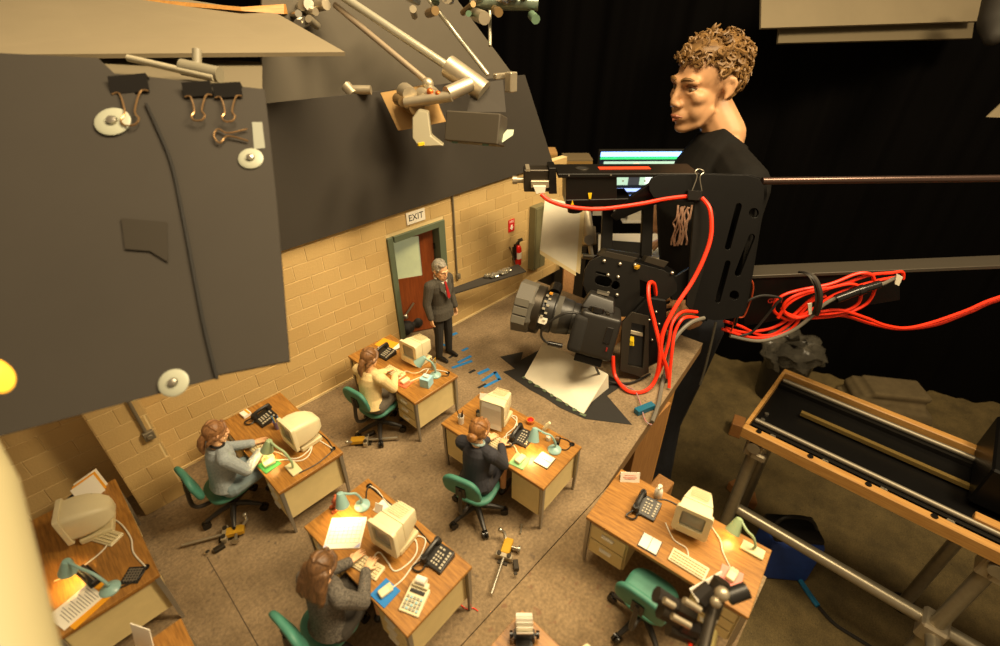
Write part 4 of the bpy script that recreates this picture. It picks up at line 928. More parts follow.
# black slat flag with crumpled foil in front of the far wall, on a thin stem
fl = thing('slat_flag', 'narrow black flag with crumpled silver foil hung before the wall', 'flag', (0, 0, 0))
f0, f1, f2, f3 = atd(452, 288, 1.36), atd(452, 294, 1.35), atd(526, 271, 1.42), atd(518, 264, 1.44)
MB().prism([f0, f1, f2, f3], (0, 0, -.004)).build('black_slat', M_foamblk, fl)
k = MB()
for i in range(34):
    p = f0.lerp(f3, random.uniform(.42, .95)).lerp(f1.lerp(f2, .7), random.uniform(.1, .6)); k.ell(p+V((0, 0, .004)), (random.uniform(.005, .013), random.uniform(.004, .010), random.uniform(.003, .008)), None, 5, 4)
k.build('foil', mat('foil', '#b5b0a0', .25, metal=.8), fl)
MB().cyl(f3+V((-.01, 0, -.004)), V((f3.x+.07, YW-.001, f3.z+.004)), .0016).build('stem', M_darkm, fl)
# dark gear heap glimpsed through the doorway
gh = thing('gear_heap', 'heap of black cloth and steel rods beyond the open door', 'gear', (.668, 1.06, 0))
b = MB()
for i in range(16): b.ell((random.uniform(-.05, .05), random.uniform(-.05, .03), random.uniform(.01, .055)), (random.uniform(.015, .03), random.uniform(.015, .03), random.uniform(.012, .025)), None, 7, 5)
b.build('black_cloth', M_blacktape, gh, remesh=.004, sm=1)
MB().cyl((-.03, -.03, .03), (.03, -.05, .105), .003).cyl((-.01, -.03, .06), (-.045, -.06, .12), .0025).ell((.0, -.045, .07), .008).build('steel_rods', M_metal, gh, True)

# ------------------------------------------------------------------ black and grey boards over the set
def board(name, pts, th, m, label, cat='board', group=None, away=None):
    pts = [V(p) for p in pts]; n = (pts[1]-pts[0]).cross(pts[2]-pts[0]).normalized()
    if n.dot(CAM-pts[0]) > 0: n = -n
    o = MB().prism(pts, n*th).build(name, m, None); return tag(o, label, cat, group)
yB = YW-.010
board('foam_board', [aty(x, y, yB) for x, y in ((230, 268), (553, 163), (525, 75), (230, 108))], .006, M_foamblk, 'black foam board standing along the top of the block wall')
board('foam_board', [aty(x, y, 1.16) for x, y in ((262, 108), (515, 77), (438, -26), (262, -50))], .006, M_foamblk2, 'dark grey foam board behind the rods, further back above the wall')
# near boards with clips: one plane through three surveyed points
A0, A1, A2 = atd(105, 60, .60), atd(265, 86, .62), atd(289, 362, .52)
nA = (A1-A0).cross(A2-A0).normalized()
def onA(x, y, off=0): d = ray(x, y); return CAM+d*((A0+nA*off-CAM).dot(nA)/d.dot(nA))
sgnA = 1 if nA.dot(CAM-A0) > 0 else -1     # sgnA*nA points to the camera
right_card = MB().prism([onA(*p) for p in ((100, 72), (264, 89), (276, 200), (289, 361), (190, 380), (150, 220), (120, 105))], nA*sgnA*-.005).build('foam_board', M_foamblk)
tag(right_card, 'black foam board with two binder clips on its top edge', 'board')
left_card = MB().prism([onA(p[0], p[1], sgnA*.0025) for p in ((-60, 50), (98, 58), (130, 88), (146, 106), (158, 132), (173, 166), (184, 221), (203, 321), (217, 378), (-60, 452))], nA*sgnA*-.0012).build('foam_board', M_foamblk)
tag(left_card, 'large black foam board overlapping the clipped one along a curved seam', 'board')
def washer(x, y, r, off, label):
    t = thing('washer_pin', label, 'washer', (0, 0, 0)); M = frame(onA(x, y, sgnA*off), nA.orthogonal(), nA.cross(nA.orthogonal())); z = 1 if (M.to_3x3() @ V((0, 0, 1))).dot(nA*sgnA) > 0 else -1
    MB().lathe([(r, 0), (r, .0012*z), (r*.9, .0022*z), (r*.35, .0024*z), (r*.3, .001*z)], 24, M).build('washer', mat('washer_white', '#a7a996', .4), t, True)
    MB().lathe([(r*.28, .001*z), (r*.28, .005*z), (r*.12, .0062*z)], 12, M).build('screw_head', M_metal, t, True)
washer(113, 122, .0195, .004, 'large white washer pinned beside the single binder clip')
washer(251, 159, .0145, .0005, 'white washer pinned below the white tape label')
washer(174, 384-1, .0145, .004, 'white washer pinned at the lower edge of the black board')
def clip(x, y, w_, ang, label, off=.0):
    t = thing('binder_clip', label, 'binder clip', (0, 0, 0), 0, 'binder clips on the black boards')
    o_ = onA(x, y, sgnA*off); nz = nA*sgnA; dn = (onA(x+4, y+60, sgnA*off)-o_).normalized(); rt = nz.cross(dn).normalized(); rt = rt if rt.dot(RT) > 0 else -rt
    if ang: q = Quaternion(nz, R_(ang)); dn.rotate(q); rt.rotate(q)
    M = frame(o_, rt, dn); zc = 1 if (M.to_3x3() @ V((0, 0, 1))).dot(nz) > 0 else -1
    M = M @ Matrix.Scale(zc, 4, (0, 0, 1))
    w2 = w_/2
    MB().prism([(-w2, -w_*.10, -.010), (-w2, w_*.42, -.0065), (-w2, w_*.42, -.0055), (-w2, -w_*.06, -.0085), (-w2, -w_*.06, .0065), (-w2, w_*.42, .0015), (-w2, w_*.42, .003), (-w2, -w_*.10, .009)], (w_, 0, 0), M).build('spring_body', M_blackg, t)
    a = w_*.42
    for zz in (.003,):
        MB().tube(smooth_path([(-w2*.95, a, zz), (-w2*.55, a+.001, zz+.001), (-w2*.26, a+w_*.75, zz+.004), (-w2*.46, a+w_*1.05, zz+.005), (-w2*.24, a+w_*1.24, zz+.005), (w2*.24, a+w_*1.24, zz+.005), (w2*.46, a+w_*1.05, zz+.005), (w2*.26, a+w_*.75, zz+.004), (w2*.55, a+.001, zz+.001), (w2*.95, a, zz)], 5), .0011, 6, M).build('wire_handle', mat('clip_wire', '#a5835a', .3, metal=.8), t, True)
wc = .042
clip(131, 83, wc, 0, 'black binder clip beside the large white washer')
clip(199, 89, wc*.78, 0, 'left one of the paired binder clips near the corner of the board')
clip(229, 90, wc*.78, 0, 'right one of the paired binder clips near the corner of the board')
k = thing('wire_clip', 'loose brass wire clip under the paired binder clips', 'clip', (0, 0, 0))
MB().tube(smooth_path([onA(247, 129, sgnA*.003), onA(228, 133, sgnA*.004), onA(218, 129, sgnA*.004), onA(214, 136, sgnA*.004), onA(220, 143, sgnA*.004), onA(228, 136, sgnA*.004), onA(248, 141, sgnA*.003)], 5), .0011, 6).build('wire', mat('clip_wire', '#a5835a', .3, metal=.8), k, True)
cb = cable('seam_dark_line', [onA(x, y, sgnA*.004) for x, y in ((146, 104), (158, 130), (172, 165), (184, 221), (203, 321), (217, 379))], .0019, M_cableb); tag(cb, 'thin black strand added as the dark gap along the seam of the black boards', 'cord')  # added strand that draws the shaded gap between the two boards
o = MB().prism([onA(*p, sgnA*.0008) for p in ((252, 122), (262, 122), (265, 148), (254, 149))], nA*sgnA*-.0008).build('tape_label', mat('tape_grey', '#8f9184', .6)); tag(o, 'strip of white tape on the corner of the clipped board', 'tape')
o = MB().prism([onA(*p, sgnA*.0047) for p in ((121, 218), (167, 222), (168, 262), (150, 251), (125, 249))], nA*sgnA*-.0006).build('tape_patch', mat('patch_dark', '#2c261c', .6)); tag(o, 'dark torn tape patch on the large black board', 'tape')
# grey boards above
gz = atd(345, 52, .74).z
board('grey_board', [atd(345, 52, .80), atd(278, 14, .98), atd(-60, -40, 1.0), atd(-60, 55, .66)], .006, M_foamgrey, 'pale grey foam board lying flat above the clipped black boards')
board('grey_board', [atd(97, 76, .645), atd(262, 92, .665), atd(262, 62, .80), atd(97, 54, .78)], .004, mat('grey_mid', '#6f654f', .8), 'grey strip of board behind the binder clips')
pr_ = thing('white_rod', 'white plastic rod with clamp collar lying behind the binder clips', 'rod', (0, 0, 0))
MB().cyl(atd(128, 58, .66), atd(214, 78, .66), .0045).build('rod', mat('rod_ivory', '#aaa28a', .5), pr_, True)
MB().cyl(atd(182, 67, .665), atd(220, 75, .665), .0105).cyl(atd(197, 50, .665), atd(197, 72, .665), .006).build('collar', mat('collar_grey', '#857e6a', .5), pr_, True)
wb = MB().prism([atd(110, -4, .95), atd(240, 7, .95), atd(284, 4, 1.0), atd(284, 14, 1.0), atd(242, 11, .95), atd(110, 0, .95)], FH*.03).build('wood_batten', M_pine); tag(wb, 'thin pine batten above the pale grey board', 'batten')

# grip hardware: rods, clamps, small lamp box on the back board
def rodthing(name, label, segs, r, m):
    t = thing(name, label, 'rod', (0, 0, 0))
    for a, b in segs: MB().cyl(a, b, r, None, 12).build('rod', m, t, True)
    return t
M_alup = mat('pale_aluminium', '#c9c4ad', .3, metal=.55)
t = rodthing('grip_rod', 'thick aluminium grip rod running down to the clamp with lamp box', [(atd(318, -20, 1.0), atd(468, 80, .98))], .0085, M_alup)
MB().cyl(atd(448, 66, .98), atd(484, 92, .98), .022).build('clamp_sleeve', M_alu, t, True)
t = rodthing('grip_rod', 'thin steel rod ending at the copper coloured plate', [(atd(335, 5, 1.02), atd(425, 80, .98))], .0062, mat('rod_tan', '#b8a68c', .35, metal=.5))
MB().ell(atd(428, 84, .98), .012).build('end_ball', M_alu, t, True)
t = rodthing('grip_rod', 'slim rod reaching the corner clamp on the black board', [(atd(420, -12, 1.05), atd(488, 75, 1.08))], .005, M_alup)
MB().box(atd(511, 82, 1.06), (.022, .02, .040)).box(atd(500, 76, 1.06), (.035, .012, .012)).build('corner_clamp', M_alu, t, bevel=.002)
gc = thing('grip_clamp', 'cast aluminium grip clamp on a copper coloured plate', 'clamp', (0, 0, 0))
pl = [atd(x, y, 1.0) for x, y in ((380, 93), (430, 84), (446, 122), (398, 131))]
MB().prism(pl, FH*.006).build('plate', mat('copper_plate', '#b8935c', .4, metal=.5), gc, bevel=.001)
for i, (x, y, r) in enumerate(((405, 92, .018), (412, 104, .020), (422, 96, .017), (398, 99, .012), (430, 92, .014))):
    MB().cyl(atd(x, y, .985), atd(x+5, y+3, .95), r, r*.8, 12).build('clamp_body', M_alu if i % 2 == 0 else mat('clamp_tan', '#8a7048', .45, metal=.5), gc, True)
MB().cyl(atd(405, 103, .95), atd(452, 96, .93), .010).cyl(atd(447, 94, .93), atd(470, 84, .95), .014).build('clamp_arm', M_alu, gc, True)
MB().ell(atd(430, 92, .935), .007).ell(atd(438, 94, .93), .006).build('copper_screw', mat('copper', '#c8672a', .35, metal=.6), gc, True)
MB().prism([atd(412, 118, .90), atd(418, 110, .90), (atd(428, 112, .90)), atd(431, 136, .90), atd(444, 146, .90), atd(418, 147, .90), atd(412, 138, .90)], FH*.02).build('white_bracket', mat('bracket_white', '#8d866e', .45, metal=.2), gc, bevel=.002)
MB().box(atd(421, 144, .895), (.014, .004, .005), None).build('yellow_label', mat('label_yellow', '#d8b820', .5), gc)
lb = thing('lamp_box', 'small black lamp box with blade clamped to the board', 'lamp box', (0, 0, 0))
Mb = frame(atd(476, 129, .94), RH-FH*.38, ZZ)
MB().box((0, 0, 0), (.112, .055, .045), Mb @ Matrix.Rotation(R_(-18), 4, 'X')).build('housing', mat('box_dark', '#474034', .5), lb, bevel=.002)
MB().prism([atd(467, 112, .97), atd(473, 84, .99), atd(503, 80, .99), atd(506, 112, .97)], FH*.004).build('blade', M_foamblk, lb)
MB().box((.030, -.020, .025), (.012, .008, .004), Mb).box((-.035, -.020, .025), (.012, .008, .004), Mb).build('window', mat('win_green', '#4f6a58', .3), lb)
MB().prism([atd(496, 143, .93), atd(507, 130, .93), atd(514, 130, .93), atd(513, 135, .93), atd(503, 142, .93)], FH*.004).build('foil_tab', mat('tab_pale', '#b8c4a8', .4), lb)
hc = thing('overhead_clamp', 'cluster of steel clamps and tubes above the far board', 'clamp', (0, 0, 0))
for i in range(16):
    x, y = 412+i*8+random.uniform(-3, 3), random.uniform(-6, 16); MB().cyl(atd(x, y, 1.06), atd(x+random.uniform(-14, 14), y+random.uniform(-9, 6), 1.0), random.uniform(.006, .013), None, 10).build('clamp_piece', [M_alu, M_metal, mat('clamp_tan', '#8a7048', .45, metal=.5), mat('clamp_green', '#5f7a62', .4)][i % 4], hc, True)
MB().cyl(atd(470, 2, 1.06), atd(538, 4, 1.06), .014).build('clear_tube', mat('grey_tube', '#6f7a6c', .25, metal=.3), hc, True)
MB().cyl(atd(490, 0, 1.1), atd(490, 46, 1.1), .004).build('hanging_rod', M_alup, hc, True)
hc2 = thing('rod_clamp', 'small clamp joint where the rods cross above the pale grey board', 'clamp', (0, 0, 0))
for i in range(7): x, y = random.uniform(292, 330), random.uniform(2, 28); MB().cyl(atd(x, y, 1.03), atd(x+random.uniform(-16, 16), y+random.uniform(-8, 8), 1.0), random.uniform(.006, .012), None, 10).build('clamp_piece', [M_alu, M_metal][i % 2], hc2, True)
bc2 = thing('board_clamp', 'small grey clamp gripping the top edge of the black board', 'clamp', (0, 0, 0))
MB().cyl(atd(346, 86, .98), atd(354, 95, .98), .011).cyl(atd(352, 90, .98), atd(371, 90, .98), .009).build('clamp_body', M_alu, bc2, True)
# hanging panels upper right
board('foam_board', [atd(761, 28, 1.9), atd(762, -40, 1.9), atd(990, -40, 2.0), atd(977, 21, 2.0)], .01, M_foamgrey, 'pale panel hanging before the black drape')
board('foam_board', [atd(778, 43, 1.96), atd(780, 20, 1.96), atd(975, 16, 2.05), atd(972, 38, 2.05)], .01, mat('panel_dim', '#6a5f48', .8), 'dim olive panel under the pale hanging panel')
o = MB().limb([atd(1006, -10, 1.75), atd(996, 20, 1.75), atd(994, 36, 1.75)], [.06, .055, .035]).build('hanging_sandbag', mat('sandbag', '#2b2721', .7), None, remesh=.012, sm=3); tag(o, 'dark sandbag hanging beside the pale panel', 'sandbag')
o = MB().prism([atd(987, 117, 1.9), atd(1010, 96, 1.9), atd(1010, 118, 1.9)], FH*.006).build('card_corner', M_foamgrey); tag(o, 'pale triangular card corner against the black drape', 'card')
# cream post in the near foreground
fg = thing('lamp_stand', 'blurred cream column of a lamp with orange glowing cap close by', 'lamp stand', (0, 0, 0))
pt = atd(-50, 425, .30); pb = atd(-24, 690, .22)
MB().tube([pt, pt.lerp(pb, .35), pb, pb+(pb-pt)*.8], [.016, .026, .030, .032], 20).build('column', mat('cream_column', '#a69d78', .6), fg, True)
MB().ell(atd(-4, 376, .30), (.008, .008, .012)).build('cap', mat('amber_cap', '#ffae2e', .4, emit=1.2), fg, True)
MB().cyl(atd(-8, 384, .30), pt, .006).build('neck', M_brass, fg, True)

# ------------------------------------------------------------------ motion control camera rig
rig = thing('motion_control_head', 'black motion control camera head with slotted side plate and top arm', 'camera rig', (0, 0, 0))
def rprism(name, pix, n0, n1, m, parent, fn=r1, bevel=.0012):
    nn_ = E2 if fn is r1 else FH
    return MB().prism([fn(x, y, n0) for x, y in pix], nn_*(n1-n0)).build(name, m, parent, bevel=bevel)
def rplate(name, outer, holes, n, th, m, parent):     # tilted rig plane plate with real holes, outlines surveyed in the photo
    Mf = frame(r1(700, 175, n), RH, E3); Mi = Mf.inverted()
    def loc2(pl): return [tuple((Mi @ r1(x, y, n))[:2]) for x, y in pl]
    return flat_plate(name, loc2(outer), [loc2(h) for h in holes], th, Mf, m, parent, .0007)
def slot(x0, y0, x1, y1, r, k=6):
    a = math.atan2(y1-y0, x1-x0); out = []
    for cx, cy_, a0 in ((x0, y0, a+math.pi/2), (x1, y1, a-math.pi/2)):
        for i in range(k+1): g = a0+math.pi*i/k; out.append((cx+r*math.cos(g), cy_+r*math.sin(g)))
    return out
def ring_px(x, y, r, k=16): return [(x+r*math.cos(6.2832*i/k), y+r*math.sin(6.2832*i/k)) for i in range(k)]
# top arm: long box with its lid, end block and gusset
rprism('arm_box', ((566, 176), (617, 175.5), (617, 200), (566, 203)), -.01, .075, M_rig2, rig, r0)
rprism('arm_lid', ((558, 174), (700, 173.5), (700, 177), (558, 178)), -.014, .080, M_rig2, rig, r0)
rprism('arm_rail', ((566, 200), (632, 198.5), (632, 205), (572, 208), (566, 206)), -.012, .075, M_rig, rig, r0)
rprism('gusset', ((632, 196), (655, 180), (672, 180), (672, 200), (655, 205), (616, 221), (611, 216)), -.016, -.006, M_rig, rig, r0)
rprism('gusset', ((632, 196), (655, 180), (672, 180), (672, 200), (655, 205), (616, 221), (611, 216)), .050, .060, M_rig, rig, r0)
MB().cyl(r0(575, 207, .03), r0(575, 211, .03), .020).build('pivot_boss', M_rig, rig, True)
MB().tube([r0(580+11*0, 173.6, .03)+V((0, 0, .0012))]*0 or [r0(585, 174, -.014)+FH*.048+(RH*math.cos(q)+FH*math.sin(q)*.9)*.017+V((0, 0, .001)) for q in [i*.3927 for i in range(16)]], .0016, 6, closed=True).build('lid_hole_rim', M_darkm, rig, True)
MB().lathe([(.0165, 0), (.0165, .0012)], 20, frame(r0(585, 174, -.014)+FH*.048, RH, FH)).build('lid_hole', M_blacktape, rig)
MB().prism([r0(602, 173.8, -.014)+FH*.038, r0(655, 173.5, -.014)+FH*.038, r0(655, 173.5, -.014)+FH*.060, r0(602, 173.8, -.014)+FH*.060], (0, 0, .0015)).build('orange_tape', mat('tape_orange', '#d9421c', .6), rig)
for x, y in ((569, 175.5), (611, 175), (623, 181), (645, 181), (668, 181)): MB().cyl(r0(x, y, -.015), r0(x, y, -.018), .0022, None, 8).build('bolt', M_metal, rig, True)
for p in (((588, 193), (592, 193), (591, 199), (589, 199)), ((571, 205), (574, 205), (572.5, 200))): rprism('yellow_mark', p, -.0135, -.0125, mat('mark_yellow', '#e8c80e', .6), rig, r0, 0)
# drive motor at the arm end
mo = thing('drive_motor', 'dark stepper motor with knob on the end of the rig arm', 'motor', (0, 0, 0))
rprism('motor_body', ((524, 170), (549, 170), (549, 192), (524, 192)), .0, .045, M_darkm, mo, r0, .002)
rprism('front_plate', ((549, 168), (556, 168), (557, 194), (549, 194)), -.006, .055, M_rig2, mo, r0, .001)
rprism('grey_cover', ((531, 181), (549, 181), (549, 188), (531, 188)), -.010, .0, M_alu, mo, r0, .001)
rprism('connector', ((533, 186), (546, 186), (545, 193), (536, 194)), -.014, -.008, M_white, mo, r0, .001)
MB().cyl(r0(516, 180, .02), r0(524, 180, .02), .0075).cyl(r0(512.5, 180, .02), r0(517, 180, .02), .0105).build('knob', M_alu, mo, True)
rprism('motor_ribs', ((526, 169), (530, 169), (530, 171.5), (526, 171.5)), -.001, .046, M_alu, mo, r0, 0)
# side plate (L bracket) with slots and holes
outer = [(649, 183), (652, 178), (658, 175.5), (700, 174.5), (748, 176), (758, 179), (763, 187), (763, 196), (757, 226), (748, 282), (742, 312), (738, 317), (714, 320), (705, 318), (703, 322), (692, 310), (700, 262), (713, 207), (706, 203), (662, 200), (653, 197), (649, 190)]
holes = [slot(738, 206, 727, 247, 3.2), slot(751, 237, 737, 273, 3.4), slot(727, 263, 717, 300, 3.0), ring_px(753, 213, 5.2), ring_px(733.5, 295, 5.0)]
rplate('slotted_plate', outer, holes, -.012, .008, M_rig, rig)
rplate('slotted_plate', [(x+3, y-1) for x, y in outer[3:-5]], [], .075, .006, M_rig, rig)
rprism('plate_spacer', ((714, 196), (724, 196), (716, 300), (704, 300)), -.008, .072, M_rig2, rig)
rprism('plate_spacer', ((752, 190), (759, 190), (742, 300), (738, 300)), .0, .072, M_rig2, rig)
rprism('cover_panel', ((695, 196), (708, 198), (716, 214), (704, 270), (692, 312), (686, 305), (690, 262)), -.020, -.014, M_rig2, rig)
for x, y in ((751, 188), (738, 197), (750, 228), (727, 255), (737, 282), (725, 307), (716, 308), (657, 180), (671, 179)): MB().lathe([(.0042, 0), (.0042, .002), (.0022, .002), (.0018, .0006)], 12, frame(r1(x, y, -.0165), RH, -E3)).build('bolt', M_metal, rig, True)
for x0 in (603, 643):
    rprism('hanger_post', ((x0, 205), (x0+11, 204), (x0+9, 256), (x0-2, 257)), .06, .075, M_rig2, rig)
rprism('cross_panel', ((606, 240), (650, 243), (642, 268), (605, 262)), .066, .07, M_rig2, rig)
# gimbal cradle
outer = [(585, 270), (590, 261), (600, 256), (614, 255), (640, 264), (662, 270), (671, 275), (676, 284), (676, 291), (660, 304), (645, 316), (612, 316), (597, 302), (588, 296), (583, 284)]
holes = [slot(599, 280, 607, 282, 5.0), ring_px(615, 285, 4.6), [(639, 279), (655, 285), (656, 292), (651, 300), (639, 296)], slot(596, 272, 608, 275, 1.3)]
rplate('gimbal_plate', outer, holes, -.030, .010, M_rig2, rig)
rplate('gimbal_plate', [(x+4, y-4) for x, y in outer], [], .030, .006, M_rig, rig)
rprism('gimbal_top', ((601, 256), (637, 261), (640, 254), (607, 249)), -.03, .03, M_rig2, rig)
rprism('slide_block', ((600, 256), (632, 263), (638, 258), (606, 251)), -.036, .0, M_darkm, rig)
rprism('slide_block', ((644, 262), (664, 268), (669, 262), (648, 256)), -.036, .0, M_darkm, rig)
rprism('plate_joint', ((660, 268), (676, 276), (700, 262), (700, 300), (672, 300)), .0, .012, M_rig, rig)
for x, y in ((608, 275), (618, 277), (608, 293), (617, 295), (604, 261), (620, 264), (635, 265), (672, 273)): MB().ell(r1(x, y, -.038), .005).build('bolt', M_metal, rig, True)
MB().box(r1(637, 267, -.04), (.014, .010, .008)).build('brass_fitting', M_brass, rig, bevel=.001)
# second motor housing beside the camera
rprism('motor_housing', ((628, 318), (648, 297), (667, 300), (667, 340), (660, 362), (640, 372), (624, 368)), -.055, -.01, M_rig, rig, r1, .004)
rplate('motor_face', [(622, 322), (632, 312), (648, 316), (648, 372), (640, 376), (620, 370)], [[(631, 322), (645, 325), (643, 368), (627, 365)]], -.062, .008, M_darkm, rig)
rprism('motor_core', ((630, 322), (646, 325), (644, 369), (626, 366)), -.056, -.045, M_blackg, rig)
rprism('motor_roll', ((630, 330), (643, 333), (643, 337), (630, 334)), -.060, -.056, M_alu, rig)
for p in (((627, 340), (633, 342), (633, 346), (630, 345)), ((629, 336), (634, 337), (634, 346), (629, 345))): rprism('yellow_sticker', p, -.066, -.065, mat('mark_yellow', '#e8c80e', .6), rig, r1, 0)
for x, y in ((649, 320), (656, 312), (659, 324), (652, 340)): MB().ell(r1(x, y, -.058), .0035).build('bolt', M_metal, rig, True)
rprism('wood_shim', ((612, 318), (628, 315), (620, 342), (611, 350)), -.035, -.025, M_ply, rig)
# boom and support rod to the right
boom = thing('rig_boom', 'dark square boom arm with red lettering carrying the cable bundle', 'boom', (0, 0, 0))
rprism('boom_tube', ((744, 276), (1500, 245), (1500, 249), (744, 279)), .02, .085, mat('boom_top', '#4a443a', .5, metal=.4), boom, r0, .001)
rprism('boom_face', ((744, 279), (900, 272), (900, 300), (744, 326)), .024, .080, M_rig, boom, r0, .001)
lettering('red_letters', 'GEM', .022, frame(r0(775, 301, .0225), RH+V((0, 0, .03)), ZZ), mat('letter_red', '#b02a1a', .5), boom)
rd = MB().cyl(r0(762, 181, .03), r0(1500, 173, .03), .0095, None, 14).build('support_rod', mat('rod_bronze', '#5c4a44', .3, metal=.8), None, True); tag(rd, 'long bronze support rod behind the side plate', 'rod')
# DSLR with lens and matte box hood
dc = thing('dslr_camera', 'black still camera with large lens and square hood in the rig', 'camera', (0, 0, 0))
axis = (r1(520, 307, -.045)-r1(592, 326, -.085)).normalized()
L0 = r1(571, 318, -.085)
upv = (E3-axis*E3.dot(axis)).normalized(); sdv = axis.cross(upv)
Mc = frame(L0, axis, upv) @ Matrix.Scale(1.3, 4)       # x along the lens, y up, z to the side
def pxm(p): return Mc.inverted() @ p
zs = 1 if (Mc.to_3x3() @ V((0, 0, 1))).dot(E2) < 0 else -1
b = MB(); b.box((-.052, -.008, 0), (.074, .082, .120), Mc); b.build('camera_body', M_black, dc, True, bevel=.012, seg=3)
b = MB(); b.frustum((0, 0, 0), (1, 1), (1, 0, 0), (1, 1)).v.clear(); b.f.clear()
b.add([(-.075, .032, -.030), (-.075, .032, .030), (-.012, .032, -.034), (-.012, .032, .034), (-.068, .056, -.020), (-.068, .056, .020), (-.022, .060, -.022), (-.022, .060, .022)],
      [(0, 1, 3, 2), (4, 6, 7, 5), (0, 4, 5, 1), (2, 3, 7, 6), (0, 2, 6, 4), (1, 5, 7, 3)], Mc)
b.build('prism_hump', M_black, dc, True, bevel=.006, seg=3)
MB().lathe([(.013, 0), (.013, .008), (.011, .009)], 18, Mc @ frame((-.042, .033, zs*.046), (1, 0, 0), (0, 0, -1))).build('mode_dial', M_blackg, dc, True)
MB().box((-.045, .062, 0), (.022, .004, .024), Mc).build('hot_shoe', M_metal, dc)
for i_, (bx_, bz_) in enumerate(((-.030, .030), (-.030, .040), (-.060, .032), (-.062, .050), (-.050, -.045))): MB().lathe([(.004, 0), (.004, .003), (.003, .0036)], 10, Mc @ frame((bx_, .033, zs*bz_), (1, 0, 0), (0, 0, -1))).build('button', M_darkm, dc, True)
MB().box((-.020, -.012, zs*.048), (.026, .070, .030), Mc).build('hand_grip', mat('grip_rubber', '#1b1916', .8, bump=.4, bscale=700), dc, True, bevel=.011, seg=3)
MB().box((-.050, -.056, 0), (.05, .014, .11), Mc).build('mount_plate', M_rig, dc, bevel=.001)
MB().box((-.072, 0, zs*.060), (.012, .03, .004), Mc).build('port_cover', M_blackg, dc, bevel=.001)
MB().box((-.076, -.025, zs*.045), (.002, .006, .040), Mc).build('red_trim', mat('trim_red', '#8a1512', .4), dc)
lens = MB(); lens.lathe([(.030, 0), (.031, .004), (.031, .014), (.033, .016), (.035, .030), (.036, .034), (.036, .048), (.039, .050), (.039, .066), (.036, .068), (.036, .078), (.033, .080)], 28, Mc @ frame((-.016, 0, 0), (0, 1, 0), (0, 0, 1)))
lens.build('lens_barrel', M_black, dc, True)
MB().lathe([(.044, .072), (.047, .074), (.047, .088), (.044, .090), (.040, .090), (.040, .072)], 32, Mc @ frame((-.016, 0, 0), (0, 1, 0), (0, 0, 1))).build('gear_ring', M_darkm, dc, True)
MB().lathe([(.0368, .036), (.0368, .046)], 28, Mc @ frame((-.016, 0, 0), (0, 1, 0), (0, 0, 1)), False).build('grip_band', mat('grip_grey', '#4a473f', .7, bump=.4, bscale=900), dc, True)
mk = MB()
for i in range(9): mk.box((.046+.006*(i % 2), .040*math.cos(.35+i*.18), zs*.040*math.sin(.35+i*.18)), (.005, .003, .004), Mc)
mk.build('lens_marks', M_key, dc); MB().box((.047, .0388, zs*.012), (.006, .003, .012), Mc).build('gold_mark', mat('mark_gold', '#d08a1e', .5), dc)
MB().box((.048, -.010, zs*.0385), (.016, .012, .003), Mc).build('white_tape', M_white, dc)
hood = MB(); oc = [(math.cos(R_(22.5+45*i)), math.sin(R_(22.5+45*i))) for i in range(8)]
hood.rings([[(x, c*ra, s_*rb) for c, s_ in oc] for x, ra, rb in ((.070, .046, .048), (.076, .050, .054), (.106, .052, .058), (.106, .049, .055), (.080, .045, .050))], Mc, False)
hood.build('lens_hood', mat('hood_grey', '#57534a', .6), dc, bevel=.0008)
for k_ in (-.02, .0, .02): MB().box((.092, k_*.85, zs*.0535), (.026, .014, .002), Mc).build('hood_slat', mat('hood_slat', '#6b675c', .55), dc, bevel=.0005)
MB().lathe([(.034, .0), (.030, .004), (.012, .006)], 24, Mc @ frame((.066, 0, 0), (0, 1, 0), (0, 0, 1))).build('front_glass', mat('lens_glass', '#14181a', .05), dc, True)
MB().cyl(Mc @ V((.045, .030, -zs*.040)), Mc @ V((.045, .042, -zs*.062)), .016).build('focus_motor', M_blackg, dc, True)
cable('camera_lead', [r1(562, 346, -.135), r1(548, 343, -.135), r1(541, 335, -.14), r1(546, 325, -.15), r1(566, 313, -.16), r1(582, 317, -.15), r1(590, 340, -.15), r1(594, 362, -.14), atz(605, 380, .02), atz(630, 383, .006), atz(650, 374, .006)], .0030, M_cableb, dc)
MB().cyl(r1(548, 343, -.135), r1(562, 346, -.135), .006).build('plug', M_blackg, dc, True); MB().ell((-.016, -.036, zs*.050), .0042, Mc).build('red_button', M_red, dc, True)
# binder clip on the plate
t = thing('binder_clip', 'black binder clip with wire handles gripping the red cable on the rig', 'binder clip', (0, 0, 0))
rprism('spring_body', ((688, 190), (703, 191), (702, 201), (688, 200)), -.030, -.016, M_blackg, t)
MB().tube(smooth_path([r1(692, 191, -.026), r1(697, 177, -.028), r1(695, 172, -.028), r1(699, 169, -.028), r1(704, 172, -.028), r1(700, 177, -.028), r1(702, 191, -.026)], 5), .0012, 6).build('wire_handle', M_metal, t, True)
